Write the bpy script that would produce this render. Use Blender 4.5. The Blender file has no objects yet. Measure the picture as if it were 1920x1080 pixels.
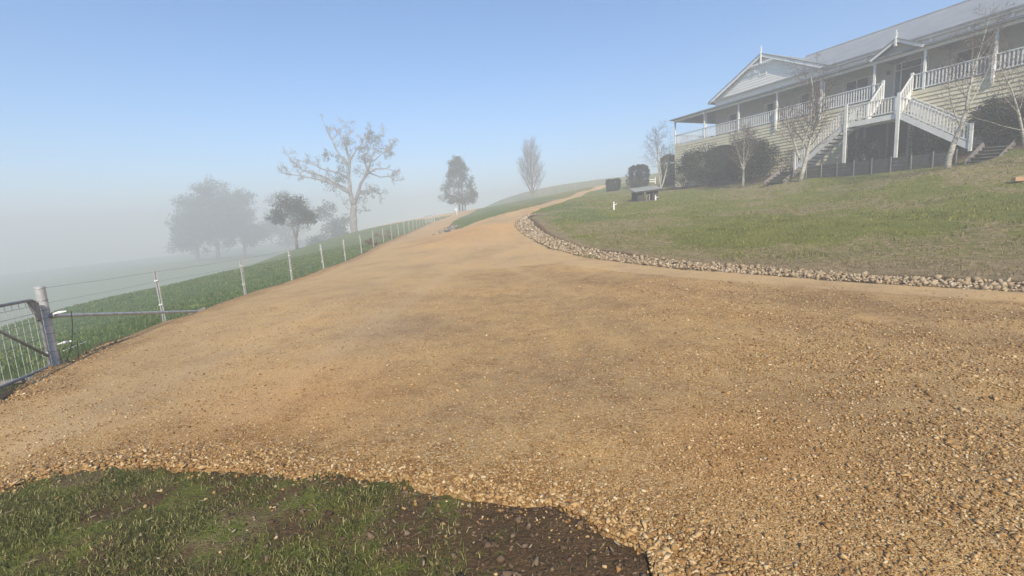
import bpy, bmesh, math, random
import numpy as np
from mathutils import Vector, Matrix
R = math.radians
sc = bpy.context.scene
col = sc.collection
rng = np.random.default_rng(7)
random.seed(7)

# ------------------------------------------------------------------ camera
F = 880.0                                   # focal length in pixels of the 1920 px wide photo
EYE = np.array([0.0, 0.0, 1.65])
up_c = -np.array([340.0, -5960.0, -F]); up_c /= np.linalg.norm(up_c)
_f = np.array([0, 0, -1.0]); _f = _f - up_c * _f.dot(up_c); _f /= np.linalg.norm(_f)
_r = np.cross(_f, up_c)
M3 = np.array([_r, _f, up_c])               # camera axes -> world axes
cam_data = bpy.data.cameras.new('camera')
cam = bpy.data.objects.new('camera', cam_data); col.objects.link(cam)
cam_data.sensor_fit = 'HORIZONTAL'; cam_data.sensor_width = 36.0
cam_data.lens = 36.0 * F / 1920.0
cam_data.clip_start = 0.05; cam_data.clip_end = 3000
cam.matrix_world = Matrix.Translation(Vector(EYE)) @ Matrix(M3.tolist()).to_4x4()
sc.camera = cam

# ------------------------------------------------------------------ light
SUN_EL, SUN_AZ = R(36), R(173)              # azimuth clockwise from +Y
world = bpy.data.worlds.new('World'); sc.world = world; world.use_nodes = True
wn = world.node_tree; wn.nodes.clear()
sky = wn.nodes.new('ShaderNodeTexSky'); sky.sky_type = 'NISHITA'; sky.sun_disc = False
sky.sun_elevation = SUN_EL; sky.sun_rotation = SUN_AZ
sky.air_density = 1.0; sky.dust_density = 0.0; sky.ozone_density = 5.0
bg = wn.nodes.new('ShaderNodeBackground'); bg.inputs[1].default_value = 0.125
wo = wn.nodes.new('ShaderNodeOutputWorld')
hs = wn.nodes.new('ShaderNodeHueSaturation'); hs.inputs['Saturation'].default_value = 1.2
wn.links.new(sky.outputs[0], hs.inputs['Color']); wn.links.new(hs.outputs[0], bg.inputs[0]); wn.links.new(bg.outputs[0], wo.inputs[0])
sd = bpy.data.lights.new('sun', 'SUN'); sd.energy = 5.0; sd.angle = R(0.6); sd.color = (1.0, 0.885, 0.71)
sun = bpy.data.objects.new('sun', sd); col.objects.link(sun)
sdir = Vector((math.sin(SUN_AZ) * math.cos(SUN_EL), math.cos(SUN_AZ) * math.cos(SUN_EL), math.sin(SUN_EL)))
sun.rotation_euler = sdir.to_track_quat('Z', 'Y').to_euler()
sun.location = sdir * 60
sc.view_settings.view_transform = 'Standard'; sc.view_settings.look = 'None'
sc.view_settings.exposure = 0.56; sc.view_settings.gamma = 1.0
HAZE_DENSITY = 0.0074
sc.cycles.use_denoising = True
sc.cycles.volume_bounces = 2
sc.cycles.max_bounces = 6
sc.cycles.diffuse_bounces = 2
sc.cycles.transparent_max_bounces = 8

# ------------------------------------------------------------------ helpers
def ray(px, py):
    d = M3 @ np.array([px - 960.0, 540.0 - py, -F]); return d / d[1]
def pt(px, py, y):
    return EYE + ray(px, py) * y

def tag(o, label=None, cat=None, group=None, kind=None):
    if label: o['label'] = label
    if cat: o['category'] = cat
    if group: o['group'] = group
    if kind: o['kind'] = kind
    return o
def empty(name, loc, rz=0.0):
    o = bpy.data.objects.new(name, None); col.objects.link(o)
    o.location = tuple(loc); o.rotation_euler = (0, 0, rz); o.empty_display_size = 0.3
    return o
def copy_tree(o, parent=None):
    c = o.copy(); col.objects.link(c); c.parent = parent
    for ch in list(o.children): copy_tree(ch, c)
    return c

def mesh_np(name, V, Fc, mat, parent=None, smooth=False, attr=None):
    """V (n,3), Fc list of (m,k) int arrays"""
    me = bpy.data.meshes.new(name)
    V = np.asarray(V, np.float32)
    me.vertices.add(len(V)); me.vertices.foreach_set('co', V.ravel())
    if isinstance(Fc, np.ndarray): Fc = [Fc]
    Fc = [np.asarray(f, np.int32) for f in Fc if len(f)]
    nl = sum(f.size for f in Fc); nf = sum(len(f) for f in Fc)
    me.loops.add(nl); me.polygons.add(nf)
    me.loops.foreach_set('vertex_index', np.concatenate([f.ravel() for f in Fc]))
    tot = np.concatenate([np.full(len(f), f.shape[1], np.int32) for f in Fc])
    me.polygons.foreach_set('loop_start', np.concatenate([[0], np.cumsum(tot)[:-1]]).astype(np.int32))
    me.polygons.foreach_set('loop_total', tot)
    if smooth: me.polygons.foreach_set('use_smooth', np.ones(nf, bool))
    if attr is not None:
        a = me.color_attributes.new('zone', 'FLOAT_COLOR', 'POINT')
        c4 = np.concatenate([attr, np.ones((len(V), 1))], 1).astype(np.float32)
        a.data.foreach_set('color', c4.ravel())
    me.update(calc_edges=True); me.validate()
    if mat: me.materials.append(mat)
    o = bpy.data.objects.new(name, me); col.objects.link(o)
    if parent is not None: o.parent = parent
    return o

class MB:
    def __init__(s): s.v = []; s.f = []
    def add(s, vs, fs):
        n = len(s.v); s.v += [tuple(map(float, p)) for p in vs]; s.f += [tuple(i + n for i in f) for f in fs]; return s
    def box(s, x0, x1, y0, y1, z0, z1):
        return s.add([(x0,y0,z0),(x1,y0,z0),(x1,y1,z0),(x0,y1,z0),(x0,y0,z1),(x1,y0,z1),(x1,y1,z1),(x0,y1,z1)],
              [(0,3,2,1),(4,5,6,7),(0,1,5,4),(1,2,6,5),(2,3,7,6),(3,0,4,7)])
    def hexa(s, q0, q1):
        """two quads (matching order) joined to a solid"""
        return s.add(list(q0) + list(q1), [(0,3,2,1),(4,5,6,7),(0,1,5,4),(1,2,6,5),(2,3,7,6),(3,0,4,7)])
    def bar(s, p, q, w, h, up=(0, 0, 1)):
        p = Vector(p); q = Vector(q); d = (q - p).normalized(); u = Vector(up)
        if abs(d.dot(u)) > 0.98: u = Vector((1, 0, 0))
        x = d.cross(u).normalized() * (w / 2); z = x.cross(d).normalized() * (h / 2)
        return s.hexa([p - x - z, p + x - z, p + x + z, p - x + z], [q - x - z, q + x - z, q + x + z, q - x + z])
    def tube(s, pts, rad, n=6, cap=True):
        pts = [Vector(p) for p in pts]
        if not hasattr(rad, '__len__'): rad = [rad] * len(pts)
        base = len(s.v); a = None
        for i, p in enumerate(pts):
            d = (pts[min(i + 1, len(pts) - 1)] - pts[max(i - 1, 0)])
            d = d.normalized() if d.length > 1e-9 else Vector((0, 0, 1))
            if a is None:
                a = d.orthogonal().normalized()
            a = (a - d * a.dot(d))
            a = a.normalized() if a.length > 1e-6 else d.orthogonal().normalized()
            b = d.cross(a)
            for k in range(n):
                t = 2 * math.pi * k / n
                c = p + (a * math.cos(t) + b * math.sin(t)) * rad[i]
                s.v.append((c.x, c.y, c.z))
        for i in range(len(pts) - 1):
            for k in range(n):
                k2 = (k + 1) % n
                s.f.append((base + i*n + k, base + i*n + k2, base + (i+1)*n + k2, base + (i+1)*n + k))
        if cap:
            s.f.append(tuple(base + k for k in reversed(range(n))))
            e = base + (len(pts) - 1) * n
            s.f.append(tuple(e + k for k in range(n)))
        return s
    def build(s, name, mat, parent=None, smooth=False, bevel=0.0):
        me = bpy.data.meshes.new(name); me.from_pydata(s.v, [], s.f); me.update()
        if bevel:
            bm = bmesh.new(); bm.from_mesh(me)
            bmesh.ops.bevel(bm, geom=bm.edges[:], offset=bevel, segments=1, affect='EDGES', clamp_overlap=True)
            bm.to_mesh(me); bm.free()
        if smooth:
            for p in me.polygons: p.use_smooth = True
        if mat: me.materials.append(mat)
        o = bpy.data.objects.new(name, me); col.objects.link(o)
        if parent is not None: o.parent = parent
        return o

# value noise for scattering and gentle ground relief
_NT = rng.random((64, 64))
def vnoise(x, y, s, seed=0):
    x = np.asarray(x, float) / s + seed * 17.3; y = np.asarray(y, float) / s + seed * 9.7
    xi = np.floor(x).astype(int); yi = np.floor(y).astype(int); fx = x - xi; fy = y - yi
    fx = fx*fx*(3-2*fx); fy = fy*fy*(3-2*fy)
    g = lambda a, b: _NT[a % 64, b % 64]
    return (g(xi,yi)*(1-fx)+g(xi+1,yi)*fx)*(1-fy)+(g(xi,yi+1)*(1-fx)+g(xi+1,yi+1)*fx)*fy

# ------------------------------------------------------------------ materials
def nodes(name):
    m = bpy.data.materials.new(name); m.use_nodes = True
    nt = m.node_tree; b = nt.nodes['Principled BSDF']
    return m, nt, b
def N(nt, t, **kw):
    n = nt.nodes.new(t)
    for k, v in kw.items():
        if k.startswith('_'): setattr(n, k[1:], v)
        else: n.inputs[k.replace('__', ' ')].default_value = v
    return n
def ramp(nt, stops, interp='LINEAR'):
    r = nt.nodes.new('ShaderNodeValToRGB'); e = r.color_ramp; e.interpolation = interp
    while len(e.elements) > 1: e.elements.remove(e.elements[-1])
    e.elements[0].position = stops[0][0]; e.elements[0].color = (*stops[0][1], 1)
    for p, c in stops[1:]:
        x = e.elements.new(p); x.color = (*c, 1)
    return r
def mixc(nt, fac, a, b, mode='MIX'):
    m = nt.nodes.new('ShaderNodeMix'); m.data_type = 'RGBA'; m.blend_type = mode
    L = nt.links
    for sock, v in ((m.inputs[0], fac), (m.inputs[6], a), (m.inputs[7], b)):
        if isinstance(v, (int, float)): sock.default_value = v
        elif isinstance(v, tuple): sock.default_value = (*v, 1)
        else: L.new(v, sock)
    return m.outputs[2]
def math_(nt, op, a, b=None, clamp=False):
    m = nt.nodes.new('ShaderNodeMath'); m.operation = op; m.use_clamp = clamp
    for i, v in enumerate((a, b)):
        if v is None: continue
        if isinstance(v, (int, float)): m.inputs[i].default_value = v
        else: nt.links.new(v, m.inputs[i])
    return m.outputs[0]
def noise(nt, vec, scale, detail=4, rough=0.55):
    n = nt.nodes.new('ShaderNodeTexNoise'); n.inputs['Scale'].default_value = scale
    n.inputs['Detail'].default_value = detail; n.inputs['Roughness'].default_value = rough
    if vec is not None: nt.links.new(vec, n.inputs['Vector'])
    return n.outputs[0]
def coords(nt, kind='Object'):
    return nt.nodes.new('ShaderNodeTexCoord').outputs[kind]
def bump(nt, b, h, strength, dist):
    n = nt.nodes.new('ShaderNodeBump'); n.inputs['Strength'].default_value = strength
    n.inputs['Distance'].default_value = dist
    nt.links.new(h, n.inputs['Height']); nt.links.new(n.outputs[0], b.inputs['Normal']); return n

def simple(name, c1, c2, scale=3.0, rough=0.6, metal=0.0, bmp=0.0, bscale=40, detail=5):
    m, nt, b = nodes(name); v = coords(nt)
    r = ramp(nt, [(0.3, c1), (0.7, c2)]); nt.links.new(noise(nt, v, scale, detail), r.inputs[0])
    nt.links.new(r.outputs[0], b.inputs['Base Color'])
    b.inputs['Roughness'].default_value = rough; b.inputs['Metallic'].default_value = metal
    if bmp: bump(nt, b, noise(nt, v, bscale, 3), bmp, 0.01)
    return m

def island(name, stops, rough=0.9, noise_scale=None, nfac=0.5, transl=0.0):
    m, nt, b = nodes(name)
    g = nt.nodes.new('ShaderNodeNewGeometry')
    r = ramp(nt, stops); nt.links.new(g.outputs['Random Per Island'], r.inputs[0])
    c = r.outputs[0]
    if noise_scale:
        n = noise(nt, coords(nt), noise_scale, 3)
        rr = ramp(nt, [(0.35, (0.62, 0.62, 0.62)), (0.65, (1.25, 1.25, 1.25))]); nt.links.new(n, rr.inputs[0])
        c = mixc(nt, nfac, c, rr.outputs[0], 'MULTIPLY')
    nt.links.new(c, b.inputs['Base Color']); b.inputs['Roughness'].default_value = rough
    b.inputs['Specular IOR Level'].default_value = 0.25
    if transl:
        t = nt.nodes.new('ShaderNodeBsdfTranslucent'); nt.links.new(c, t.inputs[0])
        mx = nt.nodes.new('ShaderNodeMixShader'); mx.inputs[0].default_value = transl
        nt.links.new(b.outputs[0], mx.inputs[1]); nt.links.new(t.outputs[0], mx.inputs[2])
        nt.links.new(mx.outputs[0], nt.nodes['Material Output'].inputs[0])
    return m

def ground_mat():
    m, nt, b = nodes('ground'); v = coords(nt); L = nt.links
    at = nt.nodes.new('ShaderNodeAttribute'); at.attribute_name = 'zone'
    sp = nt.nodes.new('ShaderNodeSeparateColor'); L.new(at.outputs['Color'], sp.inputs[0])
    n1 = noise(nt, v, 0.7, 6, 0.6); n2 = noise(nt, v, 5.0, 6, 0.65); n3 = noise(nt, v, 45.0, 4, 0.7)
    lawn = ramp(nt, [(0.3, (0.1031, 0.1236, 0.0249)), (0.5, (0.1744, 0.1854, 0.0387)), (0.7, (0.2576, 0.237, 0.0552))])
    L.new(mixf(nt, n1, n2, n3), lawn.inputs[0])
    lush = ramp(nt, [(0.3, (0.054, 0.1048, 0.0302)), (0.6, (0.1296, 0.1915, 0.0562)), (0.8, (0.2295, 0.2419, 0.0864))])
    L.new(mixf(nt, n1, n2, n3), lush.inputs[0])
    dry = ramp(nt, [(0.3, (0.1585, 0.1159, 0.0625)), (0.55, (0.3167, 0.2407, 0.1338)), (0.75, (0.503, 0.392, 0.2317))])
    L.new(mixf(nt, n2, n2, n3), dry.inputs[0])
    soil = ramp(nt, [(0.3, (0.0603, 0.0368, 0.0187)), (0.6, (0.1509, 0.0933, 0.0466)), (0.8, (0.2744, 0.1768, 0.0895))])
    L.new(mixf(nt, n2, n3, n3), soil.inputs[0])
    c = mixc(nt, sp.outputs[2], lawn.outputs[0], lush.outputs[0])
    brk = math_(nt, 'MULTIPLY', math_(nt, 'SUBTRACT', n2, 0.42), 5.0)
    fd = math_(nt, 'ADD', math_(nt, 'MULTIPLY', sp.outputs[1], 2.0), math_(nt, 'SUBTRACT', brk, 1.0), True)
    fd = math_(nt, 'MULTIPLY', fd, math_(nt, 'MULTIPLY', sp.outputs[1], 2.5, True))
    c = mixc(nt, fd, c, dry.outputs[0])
    fs = math_(nt, 'ADD', math_(nt, 'MULTIPLY', sp.outputs[0], 2.4), math_(nt, 'SUBTRACT', brk, 1.2), True)
    fs = math_(nt, 'MULTIPLY', fs, math_(nt, 'MULTIPLY', sp.outputs[0], 3.0, True))
    c = mixc(nt, fs, c, soil.outputs[0])
    L.new(c, b.inputs['Base Color']); b.inputs['Roughness'].default_value = 0.95
    b.inputs['Specular IOR Level'].default_value = 0.15
    h = math_(nt, 'ADD', math_(nt, 'MULTIPLY', n2, 1.6), n3)
    bump(nt, b, h, 0.9, 0.05)
    return m
def mixf(nt, a, b, c):
    return math_(nt, 'ADD', math_(nt, 'MULTIPLY', a, 0.4), math_(nt, 'ADD', math_(nt, 'MULTIPLY', b, 0.35), math_(nt, 'MULTIPLY', c, 0.25)))

def gravel_mat():
    m, nt, b = nodes('gravel_surface'); v = coords(nt); L = nt.links
    # warp coordinates a little so the stones are not round
    nz = nt.nodes.new('ShaderNodeTexNoise'); nz.inputs['Scale'].default_value = 60; L.new(v, nz.inputs['Vector'])
    va = nt.nodes.new('ShaderNodeVectorMath'); va.operation = 'MULTIPLY_ADD'
    L.new(nz.outputs['Color'], va.inputs[0]); va.inputs[1].default_value = (0.012,) * 3; L.new(v, va.inputs[2])
    vo = nt.nodes.new('ShaderNodeTexVoronoi'); vo.inputs['Scale'].default_value = 52; L.new(va.outputs[0], vo.inputs['Vector'])
    vo2 = nt.nodes.new('ShaderNodeTexVoronoi'); vo2.inputs['Scale'].default_value = 130; L.new(va.outputs[0], vo2.inputs['Vector'])
    s1 = nt.nodes.new('ShaderNodeSeparateColor'); L.new(vo.outputs['Color'], s1.inputs[0])
    s2 = nt.nodes.new('ShaderNodeSeparateColor'); L.new(vo2.outputs['Color'], s2.inputs[0])
    big = ramp(nt, [(0.0, (0.192, 0.1, 0.036)), (0.3, (0.272, 0.156, 0.06)), (0.6, (0.36, 0.22, 0.092)), (0.85, (0.464, 0.32, 0.16)), (1.0, (0.528, 0.416, 0.248))])
    L.new(s1.outputs[0], big.inputs[0])
    fine = ramp(nt, [(0.0, (0.2968, 0.1766, 0.0673)), (0.5, (0.4558, 0.2943, 0.1275)), (1.0, (0.636, 0.4494, 0.2244))])
    L.new(s2.outputs[0], fine.inputs[0])
    n1 = noise(nt, v, 0.45, 5, 0.6); n2 = noise(nt, v, 2.5, 5, 0.65)
    # compacted, sandy areas against looser, stonier areas (the zone attribute: R = stony)
    at = nt.nodes.new('ShaderNodeAttribute'); at.attribute_name = 'zone'
    sp = nt.nodes.new('ShaderNodeSeparateColor'); L.new(at.outputs['Color'], sp.inputs[0])
    stony = math_(nt, 'ADD', math_(nt, 'MULTIPLY', math_(nt, 'SUBTRACT', n2, 0.5), 3.0), sp.outputs[0], True)
    c = mixc(nt, stony, fine.outputs[0], big.outputs[0])
    compact_haze = math_(nt, 'SUBTRACT', 1.0, math_(nt, 'MULTIPLY', sp.outputs[0], 4.0), True)
    c = mixc(nt, math_(nt, 'MULTIPLY', compact_haze, 0.3), c, (0.60, 0.445, 0.265))  # pales far and compacted gravel: part compaction, part fog haze put into colour
    # worn and damp patches of the place itself
    tint = ramp(nt, [(0.30, (0.74, 0.72, 0.72)), (0.5, (1.0, 1.0, 1.0)), (0.68, (1.14, 1.08, 0.95))]); L.new(n1, tint.inputs[0])
    c = mixc(nt, 0.8, c, tint.outputs[0], 'MULTIPLY')
    grey = mixc(nt, 1.0, c, (0.80, 0.83, 0.95), 'MULTIPLY')
    c = mixc(nt, sp.outputs[1], c, grey)
    rust = mixc(nt, 1.0, c, (1.02, 0.86, 0.72), 'MULTIPLY')
    c = mixc(nt, sp.outputs[2], c, rust)
    L.new(c, b.inputs['Base Color']); b.inputs['Roughness'].default_value = 0.92
    b.inputs['Specular IOR Level'].default_value = 0.2
    h1 = math_(nt, 'SUBTRACT', 1.0, math_(nt, 'MULTIPLY', vo.outputs['Distance'], 1.1))
    h2 = math_(nt, 'SUBTRACT', 1.0, vo2.outputs['Distance'])
    hh = math_(nt, 'ADD', math_(nt, 'MULTIPLY', math_(nt, 'MULTIPLY', h1, s1.outputs[1]), math_(nt, 'ADD', stony, 0.25)), math_(nt, 'MULTIPLY', h2, 0.35))
    hh = math_(nt, 'ADD', hh, math_(nt, 'MULTIPLY', n2, 1.0))
    bump(nt, b, hh, 1.0, 0.016)
    return m

def siding_mat(name, c, dirt):
    m, nt, b = nodes(name); v = coords(nt); L = nt.links
    r = ramp(nt, [(0.3, tuple(x * dirt for x in c)), (0.6, c)]); L.new(noise(nt, v, 1.3, 6, 0.65), r.inputs[0])
    L.new(r.outputs[0], b.inputs['Base Color']); b.inputs['Roughness'].default_value = 0.65
    return m
def roof_mat():
    m, nt, b = nodes('corrugated_roof'); v = coords(nt); L = nt.links
    r = ramp(nt, [(0.3, (0.25, 0.265, 0.27)), (0.7, (0.36, 0.375, 0.38))]); L.new(noise(nt, v, 0.8, 6, 0.65), r.inputs[0])
    L.new(r.outputs[0], b.inputs['Base Color']); b.inputs['Roughness'].default_value = 0.5; b.inputs['Metallic'].default_value = 0.25
    w = nt.nodes.new('ShaderNodeTexWave'); w.inputs['Scale'].default_value = 2.1; w.bands_direction = 'X'; L.new(v, w.inputs['Vector'])
    bump(nt, b, w.outputs[1], 0.6, 0.02)
    return m
def birch_mat():
    m, nt, b = nodes('birch_bark'); v = coords(nt); L = nt.links
    mp = nt.nodes.new('ShaderNodeMapping'); mp.inputs['Scale'].default_value = (2.5, 2.5, 14); L.new(v, mp.inputs[0])
    n = noise(nt, mp.outputs[0], 1.6, 5, 0.7)
    r = ramp(nt, [(0.36, (0.05, 0.045, 0.04)), (0.44, (0.28, 0.265, 0.22)), (0.6, (0.52, 0.50, 0.42))]); L.new(n, r.inputs[0])
    L.new(r.outputs[0], b.inputs['Base Color']); b.inputs['Roughness'].default_value = 0.8
    return m
def glass_mat():
    m, nt, b = nodes('window_glass')
    b.inputs['Base Color'].default_value = (0.025, 0.03, 0.035, 1); b.inputs['Roughness'].default_value = 0.08
    return m

MT = dict(
 ground=ground_mat(), gravel=gravel_mat(),
 white=simple('white_paint', (0.66, 0.66, 0.63), (0.80, 0.80, 0.77), 2.0, 0.5),
 siding=siding_mat('cream_weatherboard', (0.68, 0.62, 0.43), 0.82),
 wall=siding_mat('pale_wall_paint', (0.50, 0.48, 0.42), 0.9),
 gable=siding_mat('white_weatherboard', (0.72, 0.71, 0.66), 0.9),
 roof=roof_mat(),
 gutter=simple('gutter_grey', (0.13, 0.14, 0.14), (0.18, 0.19, 0.19), 2, 0.45),
 glass=glass_mat(),
 dark=simple('void_shade', (0.012, 0.012, 0.012), (0.03, 0.028, 0.025), 3, 0.9),  # near-black colour standing for the shade under the house
 deck=simple('deck_timber', (0.20, 0.18, 0.15), (0.30, 0.27, 0.23), 6, 0.8),
 galv=simple('galvanised_steel', (0.34, 0.35, 0.36), (0.58, 0.59, 0.60), 9, 0.45, 0.3, 0.2, 60),
 galvdark=simple('weathered_steel', (0.16, 0.165, 0.165), (0.30, 0.305, 0.305), 9, 0.5, 0.3),
 postmetal=simple('pale_zinc', (0.38, 0.385, 0.375), (0.56, 0.565, 0.55), 12, 0.45, 0.35),
 wire=simple('fence_wire', (0.10, 0.10, 0.10), (0.22, 0.22, 0.22), 20, 0.5, 0.7),
 insul=simple('white_plastic', (0.75, 0.75, 0.73), (0.82, 0.82, 0.80), 5, 0.4),
 black=simple('black_plastic', (0.015, 0.015, 0.015), (0.03, 0.03, 0.03), 5, 0.45),
 timber=simple('bare_timber', (0.36, 0.21, 0.11), (0.52, 0.33, 0.19), 18, 0.8, 0, 0.3, 60),
 greytimber=simple('weathered_timber', (0.13, 0.115, 0.10), (0.27, 0.245, 0.22), 10, 0.85, 0, 0.4, 50),
 sleeper=simple('dark_sleeper', (0.035, 0.036, 0.034), (0.085, 0.083, 0.078), 4, 0.85, 0, 0.4, 30),
 table=simple('dark_timber', (0.022, 0.022, 0.02), (0.065, 0.062, 0.056), 5, 0.8, 0, 0.3, 30),
 canvas=simple('pale_cover', (0.22, 0.23, 0.22), (0.32, 0.33, 0.31), 3, 0.7),
 birch=birch_mat(),
 twig=simple('birch_twig', (0.055, 0.032, 0.03), (0.13, 0.085, 0.07), 5, 0.9),
 gum=simple('pale_gum_bark', (0.10, 0.085, 0.075), (0.36, 0.32, 0.28), 1.6, 0.85, 0, 0.4, 12),
 bark=simple('grey_bark', (0.09, 0.075, 0.06), (0.22, 0.19, 0.155), 4, 0.9, 0, 0.5, 20),
 greybranch=simple('winter_branch', (0.13, 0.105, 0.085), (0.24, 0.20, 0.165), 4, 0.9),
 gumleaf=island('gum_leaf', [(0, (0.0338, 0.0413, 0.0188)), (0.5, (0.06, 0.0675, 0.0338)), (1, (0.105, 0.105, 0.0562))], 0.7, transl=0.2),
 leaf=island('evergreen_leaf', [(0, (0.022, 0.036, 0.014)), (0.5, (0.045, 0.06, 0.024)), (1, (0.09, 0.105, 0.045))], 0.65, transl=0.2),
 shrubleaf=island('shrub_leaf', [(0, (0.010, 0.016, 0.007)), (0.5, (0.02, 0.028, 0.012)), (0.93, (0.04, 0.05, 0.023)), (1, (0.10, 0.11, 0.07))], 0.5, transl=0.12),
 hedgeleaf=island('hedge_leaf', [(0, (0.0144, 0.0208, 0.0096)), (1, (0.04, 0.0496, 0.024))], 0.7, transl=0.12),
 redleaf=island('purple_leaf', [(0, (0.030, 0.018, 0.018)), (0.6, (0.07, 0.045, 0.042)), (1, (0.12, 0.085, 0.07))], 0.7, transl=0.12),
 weed=island('dry_weed', [(0, (0.15, 0.11, 0.06)), (1, (0.32, 0.25, 0.15))], 0.9, transl=0.2),
 rock=island('pale_rock', [(0, (0.1938, 0.1336, 0.0761)), (0.35, (0.3488, 0.2576, 0.1569)), (0.75, (0.4651, 0.3721, 0.2473)), (1, (0.562, 0.4865, 0.371))], 0.9, 9.0, 0.8),
 stone=island('gravel_stone', [(0, (0.2074, 0.1102, 0.0392)), (0.35, (0.3197, 0.1866, 0.0706)), (0.7, (0.432, 0.2798, 0.1215)), (0.9, (0.5184, 0.3646, 0.1882)), (1, (0.5875, 0.4749, 0.2979))], 0.9, 60, 0.5),
 grass=island('grass_blade', [(0, (0.0512, 0.0562, 0.0149)), (0.4, (0.1179, 0.1292, 0.0333)), (0.72, (0.1986, 0.2077, 0.0598)), (0.86, (0.3459, 0.3229, 0.1265)), (1, (0.538, 0.4914, 0.23))], 0.85, 5.0, .8, transl=0.25),
 lawn=island('lawn_blade', [(0, (0.0943, 0.1204, 0.0199)), (0.45, (0.1781, 0.1972, 0.037)), (0.8, (0.2827, 0.2699, 0.0599)), (1, (0.5027, 0.4153, 0.1282))], 0.85, 1.6, .85, transl=0.25),
 paddock=island('paddock_blade', [(0, (0.0581, 0.1085, 0.0368)), (0.5, (0.1214, 0.1872, 0.0644)), (1, (0.264, 0.276, 0.115))], 0.85, 1.2, .7, transl=0.25),
 dryblade=island('dry_blade', [(0, (0.115, 0.084, 0.044)), (0.5, (0.2415, 0.1848, 0.099)), (1, (0.414, 0.336, 0.198))], 0.9, transl=.2),
 clod=island('soil_clod', [(0, (0.0462, 0.03, 0.0184)), (0.6, (0.1188, 0.0792, 0.049)), (1, (0.2112, 0.15, 0.097))], 0.95),
 straw=island('dead_leaf', [(0, (0.13, 0.085, 0.045)), (0.6, (0.26, 0.20, 0.12)), (1, (0.46, 0.38, 0.26))], 0.85, transl=0.15),
)

# ------------------------------------------------------------------ house frame (needed by the terrain)
HS = 0.946
_th = R(-23.823); _d = np.array([math.sin(_th), math.cos(_th)])
HA = np.array([29.4323, 26.4803]) * HS + _d * 27.58 * HS
HA = np.array([HA[0], HA[1], 1.65 + (8.39716 - 1.65) * HS])     # far front corner of the verandah deck
HU = np.array([-_d[0], -_d[1], 0.0]); HV = np.array([_d[1], -_d[0], 0.0])
def HW(u, v, z): return HA + HU * u + HV * v + np.array([0, 0, z])
def on_v(px, py, v):
    r = ray(px, py); t = (HV.dot(HA - EYE) + v) / HV.dot(r); return EYE + r * t

# ------------------------------------------------------------------ terrain: a smooth surface through known ground points
FENCE = [  # top x, top y, base x, base y, distance
 (290,508,308,603,10.2),(450,485,460,553,13.6),(541,468,548,527,16.6),(600,458,607,505,20.0),(643,449,648,490,23.4),(674,440,678,476,26.8),
 (698,432,701,464,30.2),(716.7,427.5,719.5,455,34),(732.7,422.4,735,449,38),(745.5,420,747.4,443,42),(756.5,416.7,758.3,440,46),
 (765.4,414,767.4,435,50),(773.7,412.7,774.5,432.7,54),(780,411,781.7,428.5,58),(786.6,409.5,787.7,426.4,62),(792,407.5,793.4,423,66),(797,406.4,797.5,420,70)]
G = [(0,0,0),(-3,1,0),(3,1,0),(-2,-4,0),(2,-4,0),(-8,-4,-.1),(8,-4,0.1),(0,2.5,-.03),(-3,3.2,-.06),(3,3,0),(16,2,.2),(20,-8,1.0),(-9,2,-.2),(-16,-2,-.9),(10,4,0)]
G += [tuple(pt(105,690,6.9)), tuple(pt(0,728,5.9))]
G += [tuple(pt(b, c, e)) for (_, _, b, c, e) in FENCE]
G += [tuple(pt(*q)) for q in [
 (960,700,5.0),(1400,700,4.6),(500,700,5.4),(960,550,10.4),(600,550,10.9),(1400,580,7.4),(960,480,17.5),(1200,520,10.8),(800,460,22.5),(960,440,23.5),(965,415,28),(900,422,29),
 (838,437,33),(852,412,63),(811,417,74),(900,413,38),(940,402,37),(985,391,42),(1030,378,50),(1080,362,64),(1115,351,76),
 (868,402,105),(998,382,108),(1050,380,47),(1090,368,58),(1125,354,74),
 (1000,428,24),(1045,452,18.5),(1100,470,15.8),(1180,483,14.0),(1300,494,12.4),(1450,505,11.0),(1600,514,10.0),(1780,524,9.1),(1920,531,8.6),
 (1200,440,19.5),(1400,420,18.5),(1650,400,18),(1900,420,13.2),(1900,470,10.9),(1600,460,13.3),(1050,410,29),(1200,377,37),(1150,392,32),(1265,400,26.5),
 (1393,350,36),(1500,339,32),(1778,312,22.5),(1500,380,25),(1800,340,20.5),(1920,300,21.5),(1920,340,18.5),(1300,365,38),
 (555,467,70),(665,444,95),(445,484,165),(1111,348,128),(1047,363,124),(1013,368.5,121)]]
G += [tuple(HW(0,-.3,-4.2)), tuple(HW(6,-1,-4.2)), tuple(HW(12,-1.5,-4.3)), tuple(HW(0,14,-2.6)), tuple(HW(16,14,-2.2)), tuple(HW(34,14,-1.2)), tuple(HW(32,-2,-3.2)),
      tuple(on_v(1515,337,-3.6)), tuple(on_v(1650,325,-3.6)), tuple(on_v(1790,314,-3.6)), tuple(HW(24,-1.4,-3.95)), tuple(HW(19,0,-4.1))]
G += [(-18,14,-2.0),(-25,27,-1.9),(-30,8,-3.8),(-46,44,-7.5),(-60,20,-13),(-62,70,-12),(-100,40,-18),(-120,110,-15),(-40,190,-8),(-32,110,-5),(0,170,9),(60,160,14.0),(60,90,11.0),(55,40,9.0),(45,5,6.0),(30,-30,3.0),(-30,-30,-3.0),
      (0,400,9),(200,350,15.5),(-200,350,-8),(-400,100,-22),(-300,-250,-20),(400,0,15.0),(300,-300,8),(0,-400,-6),(400,400,15.5),(-400,400,-14)]
G = np.array(G, float)
def _phi(r2): return 0.5 * r2 * np.log(np.maximum(r2, 1e-9))
_P = G[:, :2] / 30.0
_n = len(_P)
_K = _phi(((_P[:, None] - _P[None]) ** 2).sum(-1)) + np.eye(_n) * 0.004
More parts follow.
